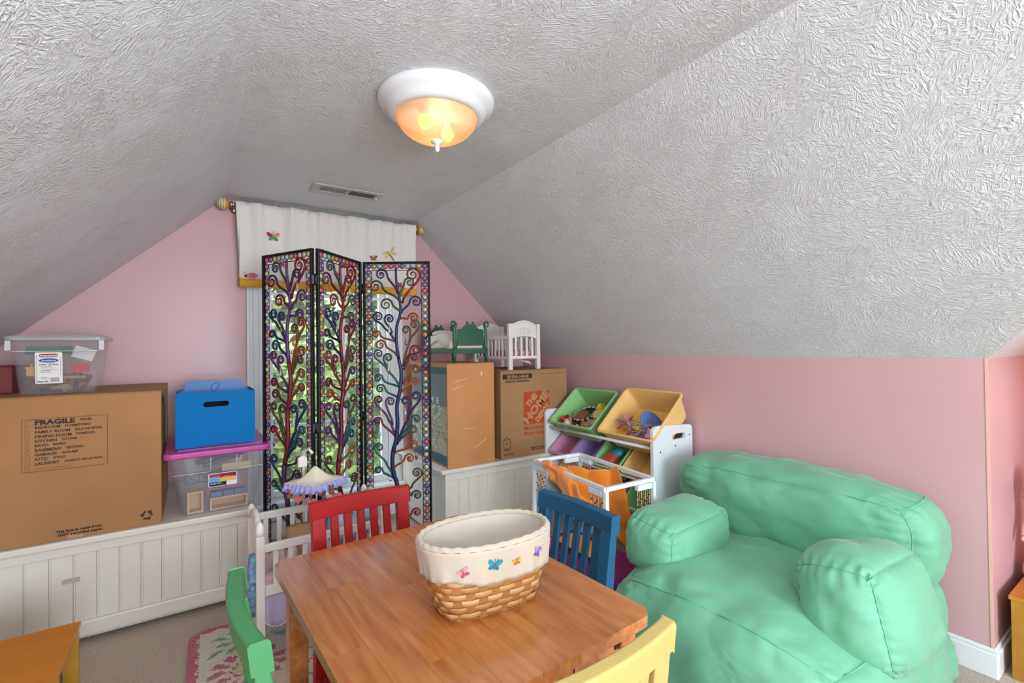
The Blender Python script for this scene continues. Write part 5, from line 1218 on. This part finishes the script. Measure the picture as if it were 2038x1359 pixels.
for s in (-1, 1):
    mb = MB(); mb.box((-TW/2+.077, s*(TL/2-.045)-.009, TZ-.082), (TW/2-.077, s*(TL/2-.045)+.009, TZ-.0245)); ap = mb.build('apron', wd, t, bevel=.002)
    for x in (-.1, .1): mb = MB(); mb.box((x-.0012, s*(TL/2-.0355)-.0012, TZ-.08), (x+.0012, s*(TL/2-.0355)+.0012, TZ-.026)); mb.build('drawer_gap', mat('gap_dark', '#2b120a', .9), ap)
    mb = MB(); mb.box((s*(TW/2-.045)-.009, -TL/2+.077, TZ-.082), (s*(TW/2-.045)+.009, TL/2-.077, TZ-.0245)); mb.build('apron', wd, t, bevel=.002)
for s in (-1, 1): mb = MB(); mb.box((s*(TW/2-.085)-.008, -TL/2+.0345, TZ-.066), (s*(TW/2-.085)+.008, -TL/2+.036, TZ-.030)); mb.build('slot', mat('gap_dark', '#2b120a', .9), t)

# ================================================================= CHAIRS
def chair(label, m, loc, rz, seatm=None):
    t = thing('child_chair', label, 'chair', loc, rotz=rz, group='painted child chairs around the play table')
    sw, sd_, sh = .32, .30, .305
    lean = lambda z: .135+max(0, z-sh)*.11
    mb = MB(); mb.prism(rrect(-sw/2, -sd_/2, sw/2, sd_/2-.01, .03), sh-.02, sh); mb.build('seat', seatm or m, t, bevel=.006, seg=3)
    for s in (-1, 1):
        mb = MB(); mb.box((s*.135-.015, -sd_/2+.01, 0), (s*.135+.015, -sd_/2+.04, sh-.02)); mb.build('leg', m, t, bevel=.003)
        mb = MB(); x = s*.143; w_ = .021
        prof = [(.15, 0), (.12, sh-.06), (.122, sh+.02), (.160, .604)]
        vs = []
        for (y, z), d in zip(prof, (.014, .02, .02, .013)): vs += [(x-w_, y-d, z), (x+w_, y-d, z), (x+w_, y+d, z), (x-w_, y+d, z)]
        fs = [(3, 2, 1, 0)]+[(4*i+k, 4*i+(k+1) % 4, 4*i+4+(k+1) % 4, 4*i+4+k) for i in range(3) for k in range(4)]+[(12, 13, 14, 15)]
        mb.add(vs, fs); mb.build('leg', m, t, bevel=.003)
        mb = MB(); mb.box((s*.135-.008, -sd_/2+.04, .1), (s*.135+.008, .12, .125)); mb.build('stretcher', m, t, bevel=.002)
    mb = MB(); mb.box((-.12, -sd_/2+.02, sh-.055), (.12, -sd_/2+.035, sh-.02)); mb.build('apron', m, t, bevel=.002)
    # curved top rail
    def arc(x, z, o): return .158+(z-.585)*.11+.017-.017*(x/.165)**2+o
    nx = 16; vs = []; fs = []
    rows = [(-.0155, .601), (-.0155, .650), (-.012, .654), (.012, .654), (.0155, .650), (.0155, .601)]
    for i in range(nx+1):
        x = -.168+.336*i/nx
        for o_, z in rows: vs.append((x, arc(x, z, o_), z))
    for i in range(nx):
        for k in range(6): fs.append((i*6+k, i*6+(k+1) % 6, (i+1)*6+(k+1) % 6, (i+1)*6+k))
    fs += [tuple(range(6)), tuple(reversed(range(nx*6, nx*6+6)))]
    fs[:-2] = [tuple(reversed(f)) for f in fs[:-2]]
    fs[-2:] = [tuple(reversed(f)) for f in fs[-2:]]
    mb = MB(); mb.add(vs, fs); mb.build('top_rail', m, t, bevel=.003)
    mb = MB(); mb.box((-.122, .118, sh+.03), (.122, .138, sh+.06)); mb.build('lower_rail', m, t, bevel=.002)
    for q in range(5):
        x = -.089+.0445*q; mb = MB(); mb.bar((x, .13, sh+.055), (x, arc(x, .607, 0), .607), .026, .012, up=(0, 1, 0)); mb.build('slat', m, t, bevel=.002, seg=1)
    return t
red = mat('red_paint', '#a81c1b', .4, spec=.3); blu = mat('blue_paint', '#1f5679', .4, spec=.35); grn = mat('green_paint', '#459058', .4, coat=.1); yel = mat('yellow_paint', '#c8ae66', .45)
teal = mat('teal_paint', '#1d8088', .4)
chair('red painted child chair at the far end of the table', red, (.478, 1.475, 0), R(2))
chair('blue painted child chair at the right side of the table', blu, (.842, 1.142, 0), R(-88))
chair('pale yellow painted child chair at the near end of the table', yel, (.537, .722, 0), R(182))
chair('light green painted child chair with teal seat at the left side of the table', grn, (.248, 1.085, 0), R(92), teal)

# ================================================================= BASKET
bz = TZ+.0005; t = thing('wicker_basket', 'woven splint basket with cream cloth liner printed with butterflies, on the table', 'basket', (.565, .965, bz), rotz=R(-5))
spl = [mat('splint_a', '#c2935a', .5), mat('splint_b', '#b5824a', .5), mat('splint_c', '#cba06a', .5)]; spd = mat('splint_stake', '#a87540', .55)
BL, BW = .225, .13; TLb, TWb = .31, .195; BH = .160
def bk(u, z, off=0):       # point on the basket wall: u around, z height
    k = z/BH; L_ = BL+(TLb-BL)*k**.75; W_ = BW+(TWb-BW)*k**.75; e = 3.6-1.4*k
    a = 2*pi*u; c, s_ = cos(a), sin(a); r = (abs(c)**e+abs(s_)**e)**(-1/e)
    p = Vector((L_/2*r*c, W_/2*r*s_, z)); n_ = Vector((c/L_, s_/W_, 0)).normalized(); return p+n_*off
NS = 30; rowh = .0152
for rI in range(9):
    mb = MB(); n = NS*6
    def wf(u, v, rI=rI): return bk(u, .005+rowh*rI+rowh*.93*v, .0022*cos(pi*u*NS+pi*rI))
    mb.grid(wf, n, 2, closed_u=True); mb.build('weaver', spl[rI % 3], t, solid=.0015)
for k in range(NS):
    u = (k)/NS; mb = MB(); w_ = .011
    vs = []; 
    for z in (0, .04, .08, .13):
        for du in (-.011, .011): vs.append(bk(u+du, z))
    mb.add(vs, [(2*i, 2*i+1, 2*i+3, 2*i+2) for i in range(3)]); mb.build('stake', spd, t, solid=.0012)
mb = MB(); vs = [bk(i/40, .002) for i in range(40)]; mb.add(vs, [tuple(range(40))]); mb.build('bottom', spd, t, solid=.002)
lin_ = mat('cream_liner', '#bdb09c', .85, bump=.12, bscale=400, sheen=.2)
def liner_out(u, v):       # outer cuff: from the hem up to the rim
    a = 2*pi*u; hem = .086+.007*sin(a*2+.6)+.004*sin(a*5+1); z = hem+(BH-hem)*v
    return bk(u, z, .0085+.0025*sin(a*9)*(1-v)+.002*sin(a*23+2)*(1-v)**2)
mb = MB(); mb.grid(liner_out, 160, 10, closed_u=True); lo_ = mb.build('liner', lin_, t, solid=.0015)
mb = MB(); mb.grid(lambda u, v: bk(u, BH, .0085-.0165*v)+Vector((0, 0, .0085*sin(pi*v)+.0012*sin(u*2*pi*30))), 160, 6, closed_u=True); mb.build('liner_rim', lin_, t, solid=.001)
def liner_in(u, v):
    a = 2*pi*u; z = BH-(BH-.012)*v; return bk(u, z, -.008-.004*abs(sin(a*3.5+4*v))*v*1.5-.002*sin(a*17)*(v))
mb = MB(); mb.grid(liner_in, 120, 10, closed_u=True, flip=True); mb.build('liner_inside', mat('liner_inside_cloth', '#c9bdae', .9, bump=.15, bscale=300), t)
mb = MB(); mb.add([liner_in(i/60, 1) for i in range(60)], [tuple(range(60))]); mb.build('liner_floor', lin_, t)
# printed butterflies on the near cuff.  u runs round the oval; the near long side is u = .6 .. .9
def cuff(x, z):
    u = x; 
    a = 2*pi*u; hem = .086+.007*sin(a*2+.6)+.004*sin(a*5+1); return liner_out(u, (z-hem)/(BH-hem))+(liner_out(u, .5)-Vector((0, 0, liner_out(u, .5).z))).normalized()*.0018
def cuff_applique(u0, z0, s, cols, ang):
    per = .9      # metres per unit u, near enough on the long side
    applique('butterfly', 0, 0, s, cols, lo_, lambda x, z: cuff(u0+x/per, z0+z), ang)
cuff_applique(.655, .118, .016, ['#d98a94', '#d98a94', '#a04a60'], .5)
cuff_applique(.722, .124, .020, ['#1f8a94', '#1f8a94', '#2b6f80'], -.3)
cuff_applique(.778, .120, .012, ['#d9922c', '#d9922c', '#a8641c'], .2)
cuff_applique(.838, .124, .018, ['#a87fb4', '#a87fb4', '#7a4a8a'], -.5)
cuff_applique(.925, .118, .014, ['#e0a0a8', '#e0a0a8', '#c2606f'], .4)
mb = MB(); mb.ball((0, 0, 0), .034, 18, (1.35, 1, .8)); single('pink_yarn_ball', 'fuzzy hot pink ball inside the basket', 'ball', mb, mat('hot_pink_fuzz', '#d6407c', .95, bump=1, bscale=220, col2='#b82a66', cscale=60), (.535, .98, bz+.062))

# ================================================================= BEAN BAG SOFA
bb = bpy.data.materials.new('green_canvas'); bb.use_nodes = True; nt = bb.node_tree; N = nt.nodes; L = nt.links; b = N['Principled BSDF']
b.inputs['Base Color'].default_value = hx('#6fb490'); b.inputs['Roughness'].default_value = .62; b.inputs['Sheen Weight'].default_value = .25; b.inputs['Sheen Roughness'].default_value = .4
tc = N.new('ShaderNodeTexCoord'); n1 = N.new('ShaderNodeTexNoise'); n1.inputs['Scale'].default_value = 5; n1.inputs['Detail'].default_value = 2; n1.inputs['Distortion'].default_value = 1.6
L.new(tc.outputs['Object'], n1.inputs['Vector']); n2 = N.new('ShaderNodeTexNoise'); n2.inputs['Scale'].default_value = 700; L.new(tc.outputs['Object'], n2.inputs['Vector'])
b1 = N.new('ShaderNodeBump'); b1.inputs['Strength'].default_value = .35; b1.inputs['Distance'].default_value = .02; L.new(n1.outputs[0], b1.inputs['Height'])
b2 = N.new('ShaderNodeBump'); b2.inputs['Strength'].default_value = .12; b2.inputs['Distance'].default_value = .002; L.new(n2.outputs[0], b2.inputs['Height']); L.new(b1.outputs[0], b2.inputs['Normal']); L.new(b2.outputs[0], b.inputs['Normal'])
seam = mat('seam_thread', '#53ab80', .8)
t = thing('bean_bag_sofa', 'large mint green bean bag sofa with puffy arms against the pink wall', 'bean bag', (1.75, .95, 0))
BO = Vector((1.75, .95, 0))
def cushion(name, c, half, rot=(0, 0, 0), bulge=(.25, .25, .25), p=3.2, n=30, wr=.006, seed=0, seams=(), sag=None, pucker=.9, rnd_=.5):
    c = Vector(c)-BO; RM = Matrix.Rotation(rot[2], 4, 'Z') @ Matrix.Rotation(rot[1], 4, 'Y') @ Matrix.Rotation(rot[0], 4, 'X')
    from mathutils import noise
    def f(v):
        a = [abs(q) for q in v]; s = [1 if q >= 0 else -1 for q in v]
        # distance to the nearest box edge on this face controls how taut the cloth is
        out = []
        for i in range(3):
            j, k = (i+1) % 3, (i+2) % 3
            face = a[i] > .999
            q = v[i]
            if face: q = s[i]*(1-.10+bulge[i]*(1-a[j]**2.2)*(1-a[k]**2.2)+.10*(1-(a[j]*a[k])**6))
            else: q = v[i]*(1-.05*max(a[j], a[k])**4*a[i]**2)
            out.append(q)
        rr_ = (sum(q**p for q in a))**(-1/p); out = [out[i]*(1-rnd_)+v[i]*rr_*rnd_*1.04 for i in range(3)]
        P = Vector((out[0]*half[0], out[1]*half[1], out[2]*half[2]))
        srt = sorted(a); e = srt[1]               # second largest -> 1 at an edge
        sw = e**9
        alongs = sum(v[q]*half[q] for q in range(3) if a[q] == srt[0])
        ndir = Vector([v[q]*(a[q]**3) for q in range(3)]); ndir.normalize()
        w_ = wr*(noise.noise(Vector((P.x*9+seed, P.y*9, P.z*9)))*1.6+noise.noise(Vector((P.x*22, P.y*22+seed, P.z*22)))*.6)
        cr = 1-abs(noise.noise(Vector((P.x*6+seed*3, P.y*3.2, P.z*6)))); w_ -= wr*.9*max(0, cr-.72)*3
        w_ += pucker*.008*sin(alongs*170+seed*2+3*noise.noise(P*14))*(e**4)*(1-.75*e**18)
        w_ -= .007*sw
        P = P+ndir*w_
        if sag: P = sag(P, v)
        return RM @ P+c
    mb = MB(); N1 = n
    for ax in range(3):
        for sg in (-1, 1):
            def g(u, w_, ax=ax, sg=sg):
                q = [0, 0, 0]; q[ax] = sg; q[(ax+1) % 3] = sin((2*u-1)*pi/2*.98)/sin(pi/2*.98); q[(ax+2) % 3] = sin((2*w_-1)*pi/2*.98)/sin(pi/2*.98); return f(tuple(max(-1, min(1, z)) for z in q))
            mb.grid(g, N1, N1, flip=(sg < 0))
    o = mb.build(name, bb, t)
    bm = bmesh.new(); bm.from_mesh(o.data); bmesh.ops.remove_doubles(bm, verts=bm.verts[:], dist=.0008); bmesh.ops.recalc_face_normals(bm, faces=bm.faces[:]); bm.to_mesh(o.data); bm.free()
    for ax, s1, s2 in seams:      # edges: along axis ax with the other two at signs s1, s2
        mb = MB(); pts = []
        for q in range(41):
            v = [0, 0, 0]; v[ax] = -1+q/20; v[(ax+1) % 3] = s1; v[(ax+2) % 3] = s2; pts.append(f(tuple(v)))
        mb.tube(pts, .0011, 5); mb.build('seam', seam, o)
    return o
# seat block with its spreading base
def seatsag(P, v):
    P = P.copy()
    if v[2] < 0: P.x += -.04*(-v[2])*(1 if v[0] < 0 else 0)*abs(v[0]); P.y += .06*(-v[2])*v[1]*abs(v[1])
    if v[2] > 0: P.z += .035*v[2]*(1-abs(v[1])**2)*max(0, .4-.9*v[0])
    return P
cushion('seat', (1.71, .905, .165), (.48, .405, .165), rot=(0, 0, R(3)), bulge=(.10, .06, .36), n=44, wr=.011, seed=1, seams=[(1, 1, -1), (0, 1, 1), (0, -1, 1), (2, -1, -1)], sag=seatsag)
cushion('backrest', (2.07, 1.01, .458), (.135, .48, .17), rot=(0, R(-4), R(1)), bulge=(.38, .05, .22), n=40, wr=.009, seed=3, seams=[(1, 1, -1), (1, 1, 1), (2, -1, -1), (2, -1, 1), (0, -1, 1)])
cushion('back_base', (2.06, .96, .2), (.14, .41, .17), bulge=(.2, .12, .1), n=24, wr=.008, seed=5)
cushion('armrest', (1.60, 1.215, .39), (.21, .118, .112), rot=(R(6), R(-2), R(2)), bulge=(.16, .32, .26), n=30, wr=.006, seed=7, seams=[(2, -1, -1), (2, -1, 1), (1, 1, -1), (0, -1, 1)])
cushion('armrest', (1.665, .60, .375), (.195, .138, .165), rot=(R(-12), R(0), R(-4)), bulge=(.26, .26, .22), p=2.5, rnd_=.75, n=34, wr=.008, seed=9, seams=[(2, -1, -1), (2, -1, 1), (1, 1, -1), (0, 1, 1)])

# ================================================================= CORNER TOY CHESTS
honey = wood('honey_maple', '#cf7f24', '#c0731e', .3, (1, 6, 6), 3, .3); honey_d = wood('amber_side', '#b8862c', '#a87722', .35, (1, 6, 6), 3, .2)
t = thing('book_bin', 'orange brown wooden book bin cut off at the bottom left corner', 'book bin', (-.6, 1.6, 0))
mb = MB(); mb.box((-.3, -.32, .338), (.318, .30, .35)); mb.build('top_board', honey, t, bevel=.002)
mb = MB(); mb.box((-.3, .285, 0), (.314, .297, .338)); mb.build('back_board', honey_d, t, bevel=.0015)
mb = MB(); mb.box((.10, .05, .0), (.312, .062, .338)); mb.box((-.3, -.3, 0), (-.288, .28, .338)); mb.build('divider', honey_d, t, bevel=.0015)
mb = MB(); mb.box((-.288, -.3, 0), (.30, .285, .012)); mb.build('bottom_board', honey_d, t)
mb = MB(); mb.box((-.02, -.006, 0), (.02, .006, .24)); single('green_book', 'green book in the side pocket of the book bin', 'book', mb, mat('green_cover', '#2f8a3a', .4), (-.31, 1.68, .013), (0, 0, .2))
mb = MB(); mb.tube([(0, 0, 0), (.015, .03, .05), (.005, .07, .1)], .006, 8); single('grey_strap', 'dark grey strap sticking out of the book bin side', 'strap', mb, mat('strap_grey', '#4a4148', .5), (-.315, 1.70, .225))
mb = MB(); mb.grid(lambda u, v: Vector((.055*(2*u-1), .045*(2*v-1), .03*((1-(2*u-1)**4)*(1-(2*v-1)**4))+.002*sin(9*u+5*v))), 14, 14)
single('cloth_pouch', 'cream patterned pouch on top of the book bin, cut off by the frame', 'pouch', mb, mat('pouch_cream', '#e6cfb0', .8, col2='#d9a878', cscale=25), (-.338, 1.47, .351), solid=.004)
mb = MB(); mb.tube([(.057*cos(a)/max(abs(cos(a)), abs(sin(a)))**.6, .047*sin(a)/max(abs(cos(a)), abs(sin(a)))**.6, .004) for a in [2*pi*k/32 for k in range(32)]], .0035, 6, closed=True)
single('pouch_cord', 'dark brown cord round the edge of the cream pouch', 'cord', mb, mat('cord_brown', '#5b2f24', .6), (-.338, 1.47, .351))
# low cabinet in the dormer with a doll on it
t = thing('low_cabinet', 'low amber wooden cabinet at the right edge beyond the wall corner', 'cabinet', (2.55, .25, 0))
mb = MB(); mb.box((-.245, -.2, .268), (.3, .165, .282)); mb.build('cabinet_top', honey, t, bevel=.002)
mb = MB(); mb.box((-.24, -.195, 0), (-.226, .16, .268)); mb.build('side_panel', honey_d, t, bevel=.0015)
mb = MB(); mb.box((-.226, -.19, 0), (.295, -.176, .268)); mb.box((-.226, .146, 0), (.295, .16, .268)); mb.build('panel', honey_d, t)
t = thing('doll', 'old fashioned doll in a pale pink bonnet and dress at the right edge', 'doll', (2.60, .345, .2825), rotz=R(-100))
dp = mat('doll_pink', '#e3bdb6', .85, col2='#d0a098', cscale=30, bump=.3, bscale=80); curl = mat('doll_curls', '#4a3020', .6, bump=.6, bscale=60); skin = mat('doll_skin', '#e9c4ae', .5)
mb = MB(); mb.lathe([(.001, 0), (.085, 0), (.08, .03), (.06, .09), (.035, .16), (.03, .2), (.04, .23), (.03, .26), (.012, .275)], 24); mb.build('dress', dp, t)
mb = MB(); mb.ball((0, 0, .325), .05, 18, (.9, .95, 1.1)); hd_ = mb.build('head', skin, t)
mb = MB(); mb.ball((0, -.046, .32), .008, 8); mb.build('nose', skin, hd_)
for s in (-1, 1):
    mb = MB(); mb.ball((s*.017, -.043, .333), .006, 8); mb.build('eye', mat('doll_eye', '#2a2320', .2), hd_)
    for k in range(5):
        mb = MB(); z = .35-.028*k; mb.tube([(s*(.047+.006*sin(k)), -.01+.0*k, z), (s*(.052+.006*sin(k)), -.018, z-.012), (s*.047, -.006, z-.024)], [.011, .016, .009], 8); mb.build('curl', curl, hd_)
    mb = MB(); mb.tube([(s*.035, 0, .235), (s*.065, -.02, .18), (s*.06, -.05, .14)], [.018, .015, .011], 8); a_ = mb.build('arm', dp, t)
    mb = MB(); mb.ball((s*.058, -.058, .132), .011, 8); mb.build('hand', skin, a_)
mb = MB(); mb.tube([(-.018, -.047, .303), (0, -.050, .3), (.018, -.047, .303)], [.001, .003, .001], 6); mb.build('mouth', mat('doll_lip', '#b84a50', .4), hd_)
mb = MB(); mb.grid(lambda u, v: Vector((.066*cos(pi*(u*1.3-.15))*(1-.15*v), -.03+.075*v, .325+.07*sin(pi*(u*1.3-.15))*(1-.2*v*v)+.002*sin(60*u))), 30, 6); mb.build('bonnet', dp, hd_, solid=.004)

# bare cord end of the doll's cabinet stays out of frame; group every mesh's smooth shading is set per face
bpy.context.view_layer.update()
